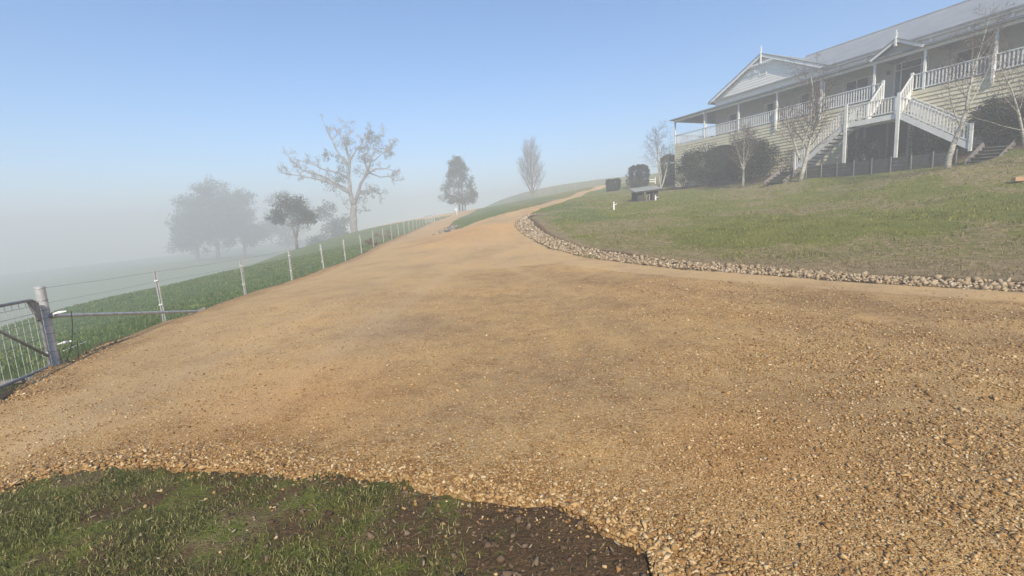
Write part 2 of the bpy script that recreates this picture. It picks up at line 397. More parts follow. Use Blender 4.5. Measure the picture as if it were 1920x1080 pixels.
_A = np.zeros((_n + 3, _n + 3)); _A[:_n, :_n] = _K
_A[:_n, _n] = 1; _A[:_n, _n+1:] = _P; _A[_n, :_n] = 1; _A[_n+1:, :_n] = _P.T
_w = np.linalg.solve(_A, np.concatenate([G[:, 2], [0, 0, 0]]))
TOP = 25.5                                   # nothing of the ground may rise above the fog
def H(x, y):
    x = np.asarray(x, float); y = np.asarray(y, float); sh = x.shape
    q = np.stack([x.ravel(), y.ravel()], 1) / 30.0; out = np.empty(len(q))
    for i in range(0, len(q), 20000):
        c = q[i:i+20000]; out[i:i+20000] = _phi(((c[:, None] - _P[None]) ** 2).sum(-1)) @ _w[:_n] + _w[_n] + c @ _w[_n+1:]
    return np.minimum(out, 15.8).reshape(sh)
def h1(x, y): return float(H(np.array([x]), np.array([y]))[0])
def on_ground(px, py, ymax=120):
    r = ray(px, py); ys = 1.2 * (ymax / 1.2) ** np.linspace(0, 1, 500)
    P = EYE[None] + ys[:, None] * r[None]
    below = P[:, 2] < H(P[:, 0], P[:, 1])
    i = int(np.argmax(below)) if below.any() else len(ys) - 1
    lo, hi = ys[max(i-1, 0)], ys[i]
    for _ in range(24):
        m = (lo + hi) / 2; p = EYE + r * m
        if p[2] < h1(p[0], p[1]): hi = m
        else: lo = m
    return EYE + r * hi
def at(px, depth):
    """ground point below pixel column px at a given distance ahead"""
    r = ray(px, 400); x = r[0] * depth
    for _ in range(6):
        z = h1(x, depth)
        # column shift caused by the camera's roll
        c = M3.T @ (np.array([x, depth, z]) - EYE); sx = 960 + F * c[0] / -c[2]
        x += (px - sx) / F * depth
    return np.array([x, depth, h1(x, depth)])

# ------------------------------------------------------------------ outline of the gravel
def trace(pts): return [tuple(on_ground(*p)[:2]) for p in pts]
def densify(pl, step, closed=False):
    out = []; n = len(pl)
    for i in range(n if closed else n - 1):
        a = np.array(pl[i]); b = np.array(pl[(i+1) % n]); k = max(1, int(np.linalg.norm(b-a) / step))
        out += [a + (b-a) * j / k for j in range(k)]
    if not closed: out.append(np.array(pl[-1]))
    return np.array(out)
edge_left = trace([(0,752),(60,708),(125,682),(200,645),(312,603),(368,587),(462,552),(550,526),(609,505),(650,490),(681,476),(704,464),(722,455),(738,449),(750,443),(761,440),(770,435),(777,432.5),(785,428.5),(791,426),(797,423),(805,419.5)])
wedge_l = trace([(846,421),(838,437)])
wedge_r = trace([(862,429),(900,414.5),(940,403),(985,391.5),(1030,379),(1080,363)])
edge_rocks_in = trace([(985,404),(966,415),(968,428),(990,447),(1030,466),(1080,480),(1150,492),(1250,503),(1400,516),(1600,530),(1800,544),(1920,551)])
edge_rocks_out = trace([(1004,402),(985,409),(1008,430),(1045,451),(1100,469),(1180,482),(1300,495),(1450,507),(1600,517),(1780,528),(1920,535)])
drive_r = trace([(1122,355),(1088,368.5),(1050,381),(1015,391)])
edge_grass = trace([(1262,1079),(1228,1040),(1165,1010),(1090,975),(1000,952),(900,940),(800,925),(740,908),(650,897),(560,906),(440,882),(300,877),(200,880),(100,896),(0,926)])
p75 = pt(1112,351,76)[:2]
poly = edge_left + [(-11.8,72),(-9,82),(-30,92),(-30,96),(-5,90),(-7,66)] + wedge_l + wedge_r + [(p75[0],p75[1]),(p75[0]+6,90),(p75[0]+11,90)] + drive_r + edge_rocks_in
e0 = edge_rocks_in[-1]
poly += [(e0[0]+4,e0[1]-1.2),(18,3),(19,-7),(3,-8),(1.0,0.5)] + edge_grass
g0 = edge_grass[-1]; l0 = edge_left[0]
poly += [(g0[0]-2.5,g0[1]-.9),(-12,1.0),(-13.5,3.2),(l0[0]-2.5,l0[1]-.6)]
poly = np.array(densify(poly, 0.06, True))
# a ragged edge
nn = np.roll(poly, -1, 0) - np.roll(poly, 1, 0); nn = np.stack([nn[:,1], -nn[:,0]], 1) / (np.linalg.norm(nn, axis=1, keepdims=True) + 1e-9)
poly = poly + nn * ((vnoise(poly[:,0], poly[:,1], 0.35, 3) - 0.5) * 0.12 + (vnoise(poly[:,0], poly[:,1], 1.3, 4) - 0.5) * 0.16)[:, None]
nearp = (poly[:,1] < 4.5) & (poly[:,0] < 2.5) & (poly[:,0] > -5)
poly = poly + nn * np.where(nearp, (vnoise(poly[:,0], poly[:,1], 0.11, 61) - .5) * .05 + (vnoise(poly[:,0], poly[:,1], .3, 62) - .5) * .10, 0)[:, None]
def inside(x, y, pg=None):
    pg = poly if pg is None else pg
    x = np.asarray(x); y = np.asarray(y); c = np.zeros(x.shape, bool)
    x0 = pg[:,0]; y0 = pg[:,1]; x1 = np.roll(x0, -1); y1 = np.roll(y0, -1)
    for a, b, c2, d in zip(x0, y0, x1, y1):
        if b == d: continue
        k = (b > y) != (d > y)
        if k.any(): c ^= k & (x < (c2 - a) * (y - b) / (d - b) + a)
    return c
def dist_pl(x, y, pl):
    pl = np.asarray(pl); best = np.full(np.shape(x), 1e9)
    for a, b in zip(pl[:-1], pl[1:]):
        ab = b - a; L2 = ab.dot(ab) + 1e-12
        t = np.clip(((x-a[0])*ab[0] + (y-a[1])*ab[1]) / L2, 0, 1)
        best = np.minimum(best, np.hypot(x - a[0] - t*ab[0], y - a[1] - t*ab[1]))
    return best

# ------------------------------------------------------------------ ground sheet (rings around the photographer's spot)
def polar(r0, r1, ratio, angs):
    nr = int(math.log(r1 / r0) / math.log(ratio)) + 1
    rr = r0 * (r1 / r0) ** (np.arange(nr + 1) / nr)
    A, RR = np.meshgrid(angs, rr)
    return RR * np.sin(A), RR * np.cos(A), rr
def relief(x, y):
    r = np.hypot(x, y)
    return (vnoise(x, y, 0.22, 1) - .5) * 0.035 * np.exp(-r / 14) + (vnoise(x, y, 0.9, 2) - .5) * 0.06 * np.minimum(1, r / 3) + (vnoise(x, y, 4.0, 5) - .5) * 0.16 * np.minimum(1, r / 12)
angs = np.concatenate([R(1) * np.arange(-66, 66, 0.4), R(1) * np.arange(66, 294, 3.0)])
gx, gy, rr = polar(0.35, 400, 1.022, angs)
gz = H(gx, gy)
gin = inside(gx, gy)
rocks_in_a = densify(edge_rocks_in, .5); rocks_out_a = densify(edge_rocks_out, .5)
strip = np.concatenate([rocks_in_a, rocks_out_a[::-1]])
gz = gz + np.where(gin, -0.03, relief(gx, gy))
nr_, na_ = gx.shape
Vg = np.stack([gx.ravel(), gy.ravel(), gz.ravel()], 1)
Vg = np.concatenate([Vg, [[0, 0, h1(0, 0)]]])
I = np.arange(nr_ * na_).reshape(nr_, na_)
q = np.stack([I[:-1], I[1:], np.roll(I[1:], -1, 1), np.roll(I[:-1], -1, 1)], -1)[:, :, ::-1].reshape(-1, 4)
fan = np.stack([np.full(na_, nr_ * na_), I[0], np.roll(I[0], -1)], 1)[:, ::-1]
# zones: R bare soil, G dry grass, B lush grass
px_x, px_y = Vg[:,0], Vg[:,1]
d_out = dist_pl(px_x, px_y, rocks_out_a)
inlawn = (px_x > 0) & (px_y > 4)
soil = np.where(inlawn, np.clip(1.15 - d_out / 0.5, 0, 1), 0)
mud_c = on_ground(1110, 1030); mud2 = on_ground(780, 985); mud3 = on_ground(560, 985); mud4 = on_ground(960, 985)
for c_, r_, a_ in ((mud_c, .85, 1.1), (mud2, .35, .8), (mud3, .30, .65), (mud4, .5, .9)):
    soil = np.maximum(soil, a_ * np.clip(1.4 - np.hypot(px_x - c_[0], px_y - c_[1]) / r_, 0, 1))
near_edge = dist_pl(px_x, px_y, np.array(edge_grass))
soil = np.maximum(soil, np.where(px_y < 6, .55 * np.clip(1.2 - near_edge / .25, 0, 1), 0))
d_left = dist_pl(px_x, px_y, np.array(edge_left))
soil = np.maximum(soil, np.where(px_x < 0, .75 * np.clip(1.2 - d_left / 0.45, 0, 1), 0))
soil = np.maximum(soil, np.where((px_y < 5) & (px_x < 3), .36 + .40 * vnoise(px_x, px_y, .3, 81), 0))
for q_ in ((1393,350),(1500,339),(1778,312)):
    c_ = on_ground(*q_); soil = np.maximum(soil, .8 * np.clip(1.2 - np.hypot(px_x-c_[0], px_y-c_[1]) / .8, 0, 1))
# garden bed under the house
hu = (px_x - HA[0]) * HU[0] + (px_y - HA[1]) * HU[1]; hv = (px_x - HA[0]) * HV[0] + (px_y - HA[1]) * HV[1]
bed = (hu > -.5) & (hu < 34) & (hv > -3.2) & (hv < 14)
soil = np.where(bed, .9, soil)
dry = np.zeros_like(soil)
dry = np.where(inlawn, 1.0 * np.clip(1.3 - d_out / (1.2 + 3.4 * np.clip((px_x - 3) / 7, 0, 1)), 0, 1), 0)
dry = np.maximum(dry, np.where(inlawn, .62 * np.clip((vnoise(px_x, px_y, 2.6, 7) * .6 + vnoise(px_x, px_y, .8, 8) * .4 - .40) * 5, 0, 1), 0))
dry = np.maximum(dry, np.where(px_y < 5, .75 * vnoise(px_x, px_y, .45, 9), 0))
lush = np.where(px_x < -4, 1.0, np.where(px_y < 5, .05, .0)); lush = np.where((px_y > 26) & (px_x < 6), .7, lush)
zone = np.clip(np.stack([soil, dry, lush], 1), 0, 1)
ground = mesh_np('ground', Vg, [q, fan], MT['ground'], smooth=True, attr=zone)
tag(ground, 'grassy hillside ground under the lawn, paddock and drive', 'ground', kind='structure')

# ------------------------------------------------------------------ gravel drive
angs2 = R(1) * np.arange(-84, 84, 0.25)
dx, dy, _ = polar(0.9, 105, 1.011, angs2)
keep_v = inside(dx, dy)
cell = keep_v[:-1,:-1] | keep_v[1:,:-1] | keep_v[:-1,1:] | keep_v[1:,1:]
# pull outside corners of border cells on to the outline
usev = np.zeros(dx.shape, bool)
for s1_, s2_ in ((slice(None,-1),slice(None,-1)),(slice(1,None),slice(None,-1)),(slice(None,-1),slice(1,None)),(slice(1,None),slice(1,None))):
    usev[s1_, s2_] |= cell
mv = np.argwhere(usev & ~keep_v)
for i, j in mv:
    p = np.array([dx[i,j], dy[i,j]]); k = np.argmin(((poly - p) ** 2).sum(1)); best = None
    for a, b in ((poly[k-1], poly[k]), (poly[k], poly[(k+1) % len(poly)])):
        ab = b - a; t = np.clip((p-a).dot(ab) / (ab.dot(ab) + 1e-12), 0, 1); c_ = a + t * ab; d_ = np.linalg.norm(p - c_)
        if best is None or d_ < best[0]: best = (d_, c_)
    dx[i,j], dy[i,j] = best[1]
rad = np.hypot(dx, dy)
dz = H(dx, dy) + 0.012 + 0.0012 * rad + (vnoise(dx, dy, 1.6, 11) - .5) * 0.035 + (vnoise(dx, dy, .4, 12) - .5) * 0.012
dz = np.where(usev & ~keep_v, H(dx, dy) - 0.03, dz)
ID = np.full(dx.shape, -1); ID[usev] = np.arange(usev.sum())
ii, jj = np.nonzero(cell)
fq = np.stack([ID[ii,jj], ID[ii,jj+1], ID[ii+1,jj+1], ID[ii+1,jj]], 1)[:, ::-1]
Vd = np.stack([dx[usev], dy[usev], dz[usev]], 1)
def blob(P, px, py, r):
    c_ = on_ground(px, py); return np.exp(-(((P[:,0]-c_[0])/r)**2 + ((P[:,1]-c_[1])/(r*1.0))**2))
st = np.clip(.35 + .25 * np.clip((Vd[:,0] - .5) / 3, -1, 1), 0, 1)
st = np.where(Vd[:,1] > 14, .05, st)
st = np.maximum(st, np.clip(1.1 - dist_pl(Vd[:,0], Vd[:,1], np.array(edge_grass)) / .9, 0, 1))
st = np.maximum(st, np.where(Vd[:,0] < -1, np.clip(1.1 - dist_pl(Vd[:,0], Vd[:,1], np.array(edge_left)) / 1.0, 0, 1), 0))
st = np.where((dist_pl(Vd[:,0], Vd[:,1], rocks_in_a) < 1.1) & (Vd[:,0] > 1), .0, st)
drk = dist_pl(Vd[:,0], Vd[:,1], rocks_in_a)
st = np.clip(st + np.where(Vd[:,0] > 1, .45 * np.exp(-((drk - 2.3) / .45) ** 2) + .3 * np.exp(-((drk - 4.0) / .35) ** 2) - .15, 0), 0, 1)
gr = np.clip(blob(Vd, 740, 620, 1.1) + .8 * blob(Vd, 1070, 705, .9) + .6 * blob(Vd, 900, 780, .6), 0, 1)
ru = np.clip(.7 * blob(Vd, 560, 760, 1.2) + .8 * blob(Vd, 1400, 840, .7) + .7 * blob(Vd, 870, 440, 3), 0, 1)
tracks = [[(968,404),(925,430),(850,480),(700,565),(470,690),(230,830)], [(972,402),(960,440),(1010,500),(1180,560),(1500,610),(1900,650)]]
wt = np.zeros(len(Vd))
for tr in tracks:
    a_ = densify(trace(tr), .5); dd_ = dist_pl(Vd[:,0], Vd[:,1], a_)
    wt = np.maximum(wt, np.exp(-((dd_ - .78) / .2) ** 2) * (.45 + .55 * vnoise(Vd[:,0], Vd[:,1], 1.2, 71)))
st = np.clip(st - .30 * wt, 0, 1); gr = np.clip(gr + .22 * wt * (vnoise(Vd[:,0], Vd[:,1], 2.0, 72) > .45), 0, 1)
drive = mesh_np('driveway', Vd, fq, MT['gravel'], smooth=True, attr=np.stack([st, gr, ru], 1))
tag(drive, 'wide ochre gravel driveway forking up the hill', 'driveway', kind='structure')
print('terrain done', len(Vg), len(Vd))

# ------------------------------------------------------------------ stones
def zsoil(x, y):  # cheap look-up of bare soil near the camera
    s_ = np.zeros_like(x)
    for c_, r_, a_ in ((mud_c, .85, 1.1), (mud2, .35, .8), (mud3, .30, .65), (mud4, .5, .9)):
        s_ = np.maximum(s_, a_ * np.clip(1.4 - np.hypot(x - c_[0], y - c_[1]) / r_, 0, 1))
    return s_
def hull(seed, npts, flat=0.75):
    r_ = np.random.default_rng(seed); P = r_.normal(size=(npts, 3)); P /= np.linalg.norm(P, axis=1, keepdims=True)
    P *= r_.uniform(.82, 1.08, (npts, 1)); P *= np.array([r_.uniform(.8, 1.25), r_.uniform(.7, 1.0), flat * r_.uniform(.75, 1.1)])
    bm = bmesh.new()
    for p in P: bm.verts.new(p)
    bmesh.ops.convex_hull(bm, input=bm.verts[:])
    lone = [v for v in bm.verts if not v.link_faces]
    bmesh.ops.delete(bm, geom=lone, context='VERTS')
    bmesh.ops.triangulate(bm, faces=bm.faces[:])
    bm.verts.index_update()
    V = np.array([v.co[:] for v in bm.verts]); Fc = np.array([[v.index for v in f.verts] for f in bm.faces]); bm.free()
    return V, Fc
def scatter_mesh(name, bases, P, S, mat, rs, tilt=0.5):
    """many small stones merged into one mesh"""
    VV = []; FF = []; off = 0; n = len(P); which = rs.integers(0, len(bases), n)
    for b, (bv, bf) in enumerate(bases):
        k = np.nonzero(which == b)[0]
        if not len(k): continue
        az = rs.uniform(0, 2*np.pi, len(k)); tx = rs.normal(0, tilt, len(k))
        ca, sa, ct, stt = np.cos(az), np.sin(az), np.cos(tx), np.sin(tx)
        x = bv[:,0][None]; y = bv[:,1][None]; z = bv[:,2][None]
        y2 = y*ct[:,None] - z*stt[:,None]; z2 = y*stt[:,None] + z*ct[:,None]
        X = x*ca[:,None] - y2*sa[:,None]; Y = x*sa[:,None] + y2*ca[:,None]
        W = np.stack([X, Y, z2], -1) * S[k][:,None,None] + P[k][:,None,:]
        VV.append(W.reshape(-1, 3)); FF.append((bf[None] + (np.arange(len(k)) * len(bv))[:,None,None] + off).reshape(-1, 3)); off += len(k) * len(bv)
    return mesh_np(name, np.concatenate(VV), np.concatenate(FF), mat)
rs = np.random.default_rng(21)
peb = [hull(100 + i, 10, .7) for i in range(6)]
# gravel: density falls with distance
n = 340000
ang = rs.uniform(R(-62), R(60), n); r0, r1 = 1.7, 11.0
rad = r0 * (r1 / r0) ** rs.random(n)
x = rad * np.sin(ang); y = rad * np.cos(ang)
eg = dist_pl(x, y, np.array(edge_grass)); el = np.where(x < -1, dist_pl(x, y, np.array(edge_left)), 9)
er = dist_pl(x, y, rocks_in_a)
dens = .22 + .25 * np.clip((x - .3) / 2.5, 0, 1) * (vnoise(x, y, .8, 31) > .35) + .5 * np.clip(1 - eg / .55, 0, 1) + .9 * np.exp(-eg / .045) + .45 * np.clip(1 - el / .7, 0, 1)
dens *= .35 + 1.1 * vnoise(x, y, .6, 33)
dens = np.where(er < 1.3, .06, dens)
k = inside(x, y) & (rs.random(n) < dens)
x, y, eg, el, rad = x[k], y[k], eg[k], el[k], rad[k]
s = rs.lognormal(np.log(.0069), .36, len(x)) * (1 + .75 * np.clip(1 - np.minimum(eg / .45, el / .6), 0, 1)) * (1 + .25 * np.clip((x - 1) / 2, 0, 1))
s = np.clip(s, .004, .032) * (1 + .03 * rad)
z = H(x, y) + 0.012 + 0.0012 * rad + (vnoise(x, y, 1.6, 11) - .5) * 0.035 + (vnoise(x, y, .4, 12) - .5) * 0.012 + s * .25
o = scatter_mesh('gravel', peb, np.stack([x, y, z], 1), s, MT['stone'], rs); tag(o, 'loose ochre gravel stones over the drive', 'gravel', kind='stuff')
print('gravel', len(x))
# stones kicked on to the grass
n = 16000
x = rs.uniform(-4, 1.6, n); y = rs.uniform(.9, 3.6, n); k = ~inside(x, y); x, y = x[k], y[k]
de = dist_pl(x, y, np.array(edge_grass)); k = rs.random(len(x)) < (.03 + .95 * np.exp(-de / .085)); x, y = x[k], y[k]
s = np.clip(rs.lognormal(np.log(.0075), .5, len(x)), .003, .022)
o = scatter_mesh('pebbles', peb, np.stack([x, y, H(x, y) + relief(x, y) + s * .4], 1), s, MT['stone'], rs)
tag(o, 'pale pebbles strewn through the foreground grass', 'pebbles', kind='stuff')

n = 9000; x = rs.uniform(-3, 1.4, n); y = rs.uniform(.8, 3.4, n); k = ~inside(x, y) & (rs.random(n) < zsoil(x, y)); x, y = x[k], y[k]
s = np.clip(rs.lognormal(np.log(.010), .5, len(x)), .004, .035)
o = scatter_mesh('soil_clods', peb, np.stack([x, y, H(x, y) + relief(x, y) + s * .2], 1), s, MT['clod'], rs); tag(o, 'crumbly dark clods of bare soil in the foreground', 'soil', kind='stuff')
# rocks along the lawn: the nearest 300 are things, the rest one heap
stripx = np.concatenate([rocks_in_a, [[e0[0]+3, e0[1]-1.0]], [[edge_rocks_out[-1][0]+3.2, edge_rocks_out[-1][1]-.3]], rocks_out_a[::-1]])
cand = []
x = rs.uniform(stripx[:,0].min(), stripx[:,0].max(), 120000); y = rs.uniform(stripx[:,1].min(), stripx[:,1].max(), 120000)
k = inside(x, y, stripx); x, y = x[k], y[k]
cellr = {}
for a, b in zip(x, y):
    far = math.hypot(a, b); s_ = float(np.clip(rs.lognormal(math.log(.042), .5), .022, .10))
    key = (int(a / .3), int(b / .3)); ok = True
    for i in (-1, 0, 1):
        for j in (-1, 0, 1):
            for (c, d, t) in cellr.get((key[0]+i, key[1]+j), ()):
                if (a-c)**2 + (b-d)**2 < (.56*(s_+t))**2: ok = False; break
    if ok: cellr.setdefault(key, []).append((a, b, s_)); cand.append((a, b, s_, far))
print('rocks', len(cand))
c_ = np.array(cand); px_ = 960 + F * c_[:,0] / c_[:,1]
size = c_[:,2] / c_[:,3] * ((px_ < 1935))
order = np.argsort(-size)
rb = [hull(300 + i, 10, .8) for i in range(8)]
rmesh = []
for i, (bv, bf) in enumerate(rb):
    o = mesh_np('rock', bv, bf, MT['rock']); rmesh.append(o.data); bpy.data.objects.remove(o)
for idx in order[:300]:
    a, b, s_, _ = c_[idx]
    o = bpy.data.objects.new('rock', rmesh[idx % 8]); col.objects.link(o)
    o.location = (a, b, h1(a, b) + s_ * .45 + .03); o.scale = (s_, s_, s_)
    o.rotation_euler = (rs.normal(0, .45), rs.normal(0, .45), rs.uniform(0, 6.28))
    tag(o, 'pale angular rock in the stone edging between drive and lawn', 'rock', 'rocks edging the lawn')
rest = c_[order[300:]]
o = scatter_mesh('rubble', rb, np.stack([rest[:,0], rest[:,1], H(rest[:,0], rest[:,1]) + rest[:,2] * .45 + .03], 1), rest[:,2], MT['rock'], rs)
tag(o, 'pale stones heaped along the curve of the lawn', 'rubble', kind='stuff')
# small stones between the rocks
n = 9000; x = rs.uniform(stripx[:,0].min(), stripx[:,0].max(), n*4); y = rs.uniform(stripx[:,1].min(), stripx[:,1].max(), n*4)
k = inside(x, y, stripx); x, y = x[k][:n], y[k][:n]; s = rs.uniform(.02, .06, len(x))
o = scatter_mesh('rubble', peb, np.stack([x, y, H(x, y) + .02], 1), s, MT['rock'], rs); tag(o, 'small stones filling gaps in the rock edging', 'rubble', kind='stuff')

# ------------------------------------------------------------------ grass
def blades(name, x, y, z, hgt, wid, mat, rs, bend=.5):
    n = len(x); az = rs.uniform(0, 2*np.pi, n); ln = rs.uniform(.1, 1, n) * bend; la = rs.uniform(0, 2*np.pi, n)
    dxv, dyv = np.cos(az) * wid / 2, np.sin(az) * wid / 2
    lx, ly = np.cos(la) * hgt * ln, np.sin(la) * hgt * ln
    V = np.empty((n, 5, 3))
    V[:,0] = np.stack([x - dxv, y - dyv, z - .01], 1); V[:,1] = np.stack([x + dxv, y + dyv, z - .01], 1)
    V[:,2] = np.stack([x + dxv*.8 + lx*.35, y + dyv*.8 + ly*.35, z + hgt*.6], 1); V[:,3] = np.stack([x - dxv*.8 + lx*.35, y - dyv*.8 + ly*.35, z + hgt*.6], 1)
    V[:,4] = np.stack([x + lx, y + ly, z + hgt * np.sqrt(np.maximum(.05, 1 - ln**2 * .6))], 1)
    b = np.arange(n)[:,None] * 5
    return mesh_np(name, V.reshape(-1, 3), [b + np.array([[0,1,2,3]]), b + np.array([[3,2,4]])], mat)
rs = np.random.default_rng(5)
n = 230000
x = rs.uniform(-4.6, 1.4, n); y = rs.uniform(.7, 3.7, n); k = ~inside(x, y); x, y = x[k], y[k]
pr = (.08 + .92 * np.clip(vnoise(x, y, .28, 41) * 1.5 - .2, 0, 1)) * (1 - np.clip(zsoil(x, y) * 1.15, 0, .97)) * np.clip(dist_pl(x, y, np.array(edge_grass)) / .12, .12, 1)
k = rs.random(len(x)) < pr; x, y = x[k], y[k]
hg = rs.uniform(.012, .046, len(x)) * (.6 + .8 * vnoise(x, y, .35, 43))
o = blades('grass', x, y, H(x, y) + relief(x, y), hg, rs.uniform(.0024, .0048, len(x)), MT['grass'], rs, 1.7)
tag(o, 'short green grass on the foreground bank', 'grass', kind='stuff'); print('grass', len(x))
# fallen leaves and straw
n = 1300; x = rs.uniform(-4.2, 1.3, n); y = rs.uniform(.9, 3.4, n); k = ~inside(x, y); x, y = x[k], y[k]
w = rs.uniform(.003, .012, len(x)); l = np.where(rs.random(len(x)) < .6, rs.uniform(.03, .085, len(x)), rs.uniform(.012, .032, len(x))); w = np.where(l > .06, w * .35, w)
az = rs.uniform(0, 6.28, len(x)); ca, sa = np.cos(az), np.sin(az); z = H(x, y) + relief(x, y) + rs.uniform(.008, .03, len(x))
V = np.empty((len(x), 6, 3)); prof = [(-1,0,.1),(-.3,-1,0),(.5,-.8,.15),(1,0,.4),(.5,.8,.3),(-.3,1,.2)]
for i, (a, b, c) in enumerate(prof):
    V[:,i] = np.stack([x + a*l/2*ca - b*w/2*sa, y + a*l/2*sa + b*w/2*ca, z + c*w], 1)
b = np.arange(len(x))[:,None] * 6
o = mesh_np('leaf_litter', V.reshape(-1,3), b + np.array([[0,1,2,3,4,5]]), MT['straw']); tag(o, 'dead leaves and straw lying in the foreground grass', 'leaf litter', kind='stuff')
# lawn and paddock tufts
def lawn_blades(name, n, ang0, ang1, r0, r1, test, mat, label, hmul=1.0):
    ang = rs.uniform(R(ang0), R(ang1), n); rad = r0 * (r1 / r0) ** rs.random(n)
    x = rad * np.sin(ang); y = rad * np.cos(ang); k = test(x, y) & ~inside(x, y); x, y, rad = x[k], y[k], rad[k]
    hg = rs.uniform(.03, .08, len(x)) * hmul * (.35 + 1.3 * vnoise(x, y, .7, 51)); wd = .0025 + .0009 * rad
    o = blades(name, x, y, H(x, y) + relief(x, y), hg, wd * rs.uniform(.6, 1.3, len(x)), mat, rs, 1.1)
    tag(o, label, 'grass', kind='stuff'); print(name, len(x))
def lawn_dry(x, y):
    d = dist_pl(x, y, rocks_out_a)
    a = np.clip(1.3 - d / (1.2 + 3.4 * np.clip((x - 3) / 7, 0, 1)), 0, 1)
    return np.maximum(a, .62 * np.clip((vnoise(x, y, 2.6, 7) * .6 + vnoise(x, y, .8, 8) * .4 - .40) * 5, 0, 1))
def t_dry(x, y):
    d = dist_pl(x, y, rocks_out_a)
    hv_ = (x - HA[0]) * HV[0] + (y - HA[1]) * HV[1]
    return ~inside(x, y, stripx) & (hv_ < -3.3) & (x > 0) & (rs.random(len(x)) < np.clip(d / 1.0, .1, 1) * lawn_dry(x, y) * .6)
def t_lawn(x, y):
    d = dist_pl(x, y, rocks_out_a)
    hv_ = (x - HA[0]) * HV[0] + (y - HA[1]) * HV[1]
    return ~inside(x, y, stripx) & (hv_ < -3.3) & (x > 0) & (rs.random(len(x)) < np.clip(d / 1.4, .08, 1) * (.15 + 1.0 * vnoise(x, y, .9, 53)) * (1 - .88 * lawn_dry(x, y)))
lawn_blades('lawn_grass', 200000, 0, 66, 8.5, 55, t_lawn, MT['lawn'], 'olive lawn grass sloping up to the house')
lawn_blades('dry_grass', 130000, 0, 66, 8.5, 55, t_dry, MT['dryblade'], 'dead straw-coloured grass in the worn lower lawn', .7)
lawn_blades('paddock_grass', 90000, -66, -8, 6.5, 45, lambda x, y: (x < -5) & (rs.random(len(x)) < np.clip(dist_pl(x, y, np.array(edge_left)) / .8, .15, 1)), MT['paddock'], 'green paddock grass beyond the wire fence', 1.3)

# ------------------------------------------------------------------ fence, gate
FD = []   # wire fence
root_p = at(308, 10.2)
fence = empty('wire_fence', root_p)
tag(fence, 'long wire fence of slim pale steel posts along the left edge of the drive', 'fence')
def star_post(h, parent):
    m = MB(); w = .036
    for a in (0, 120, 240):
        c, s_ = math.cos(R(a)), math.sin(R(a))
        m.bar((c*w/2, s_*w/2, -.15), (c*w/2, s_*w/2, h), .007, w, up=(c, s_, 0))
    return m.build('fence_post', MT['postmetal'], parent)
tops = []
rloc = np.array(root_p)
for i, (tx, ty, bx, by, dd) in enumerate(FENCE):
    b_ = pt(bx, by, dd); z_ = h1(b_[0], b_[1]); hh = max(1.0, min(1.22, pt(tx, ty, dd)[2] - z_))
    p = star_post(hh, fence); p.location = tuple(np.array([b_[0], b_[1], z_]) - rloc)
    lean = (pt(tx, ty, dd)[0] - b_[0]) / hh
    p.rotation_euler = (0, max(-.06, min(.06, lean)), rs.uniform(0, 1))
    tops.append((b_[0], b_[1], z_, hh))
    if i < 5:
        for zz in (hh - .22, hh - .75):
            m = MB().tube([(-.035, -.01, zz), (.02, -.02, zz + .01)], .016, 8); m.tube([(-.03, -.03, zz), (-.03, .03, zz)], .011, 8)
            m.build('insulator', MT['insul'], p)
gp = pt(105, 690, 6.9); gp[2] = h1(gp[0], gp[1]) - .0
GH = 1.2
chain = [(gp[0], gp[1], gp[2], GH + .02)] + tops
for fr in (.985, .8, .62, .42, .22):
    m = MB()
    for a, b in zip(chain[:-1], chain[1:]):
        P0 = np.array([a[0], a[1], a[2] + a[3]*fr]); P1 = np.array([b[0], b[1], b[2] + b[3]*fr])
        P0[0] += .03; P1[0] += .03
        mid = (P0 + P1) / 2; mid[2] -= .012
        m.tube([P0 - rloc, mid - rloc, P1 - rloc], .0028 if fr > .9 else .0018, 4)
    m.build('wire', MT['wire'], fence)
# strainer post with its brace
sp_ = empty('gate_post', gp)
tag(sp_, 'thick round galvanised gate post with a long diagonal brace', 'gate post')
m = MB().tube([(0,0,-.3),(0,0,GH)], .062, 20); m.build('post', MT['galv'], sp_, smooth=False)
m = MB().tube([(0,0,GH),(0,0,GH+.02),(0,0,GH+.035)], [.069,.067,.045], 20); m.build('cap', MT['postmetal'], sp_)
bend = on_ground(372, 586); bl = Vector(bend - gp); bs = Vector((.055, .02, GH - .42))
m = MB().tube([bs, bl + Vector((0,0,.03))], .028, 12); br = m.build('brace', MT['galv'], sp_)
m = MB(); m.tube([bs - Vector((.01,.0,0)), bs + Vector((.05,.025,-.004))], .04, 12); m.build('collar', MT['galvdark'], br)
m = MB().bar(bl + Vector((-.15,-.1,-.06)), bl + Vector((.12,.1,.05)), .12, .12); m.build('anchor', MT['greytimber'], br)
for zz in (.25,.4,.52,.64,.76,.88,1.02):
    MB().tube([(.066*math.cos(t), .066*math.sin(t), zz) for t in np.linspace(0, 2*math.pi, 17)], .0035, 4).build('wire_tie', MT['wire'], sp_)
def leads(zz, dxx, lab):
    e_ = sp_
    m = MB(); m.tube([(.07,.02,zz-.02),(.16,.05,zz),(.25,.08,zz+.01)], [.008,.02,.008], 8); ins = m.build('end_insulator', MT['insul'], e_)
    m = MB(); m.tube([(.26,.08,zz+.01),(.30,.1,zz),(.29,.09,zz-.2),(.24,.07,zz-.5),(.15,.03,zz-.75 if zz > .8 else zz-.22),(.08,.0,.12)], .006, 5); m.build('lead_wire', MT['black'], ins)
leads(.82, 0, ''); leads(.36, 0, '')
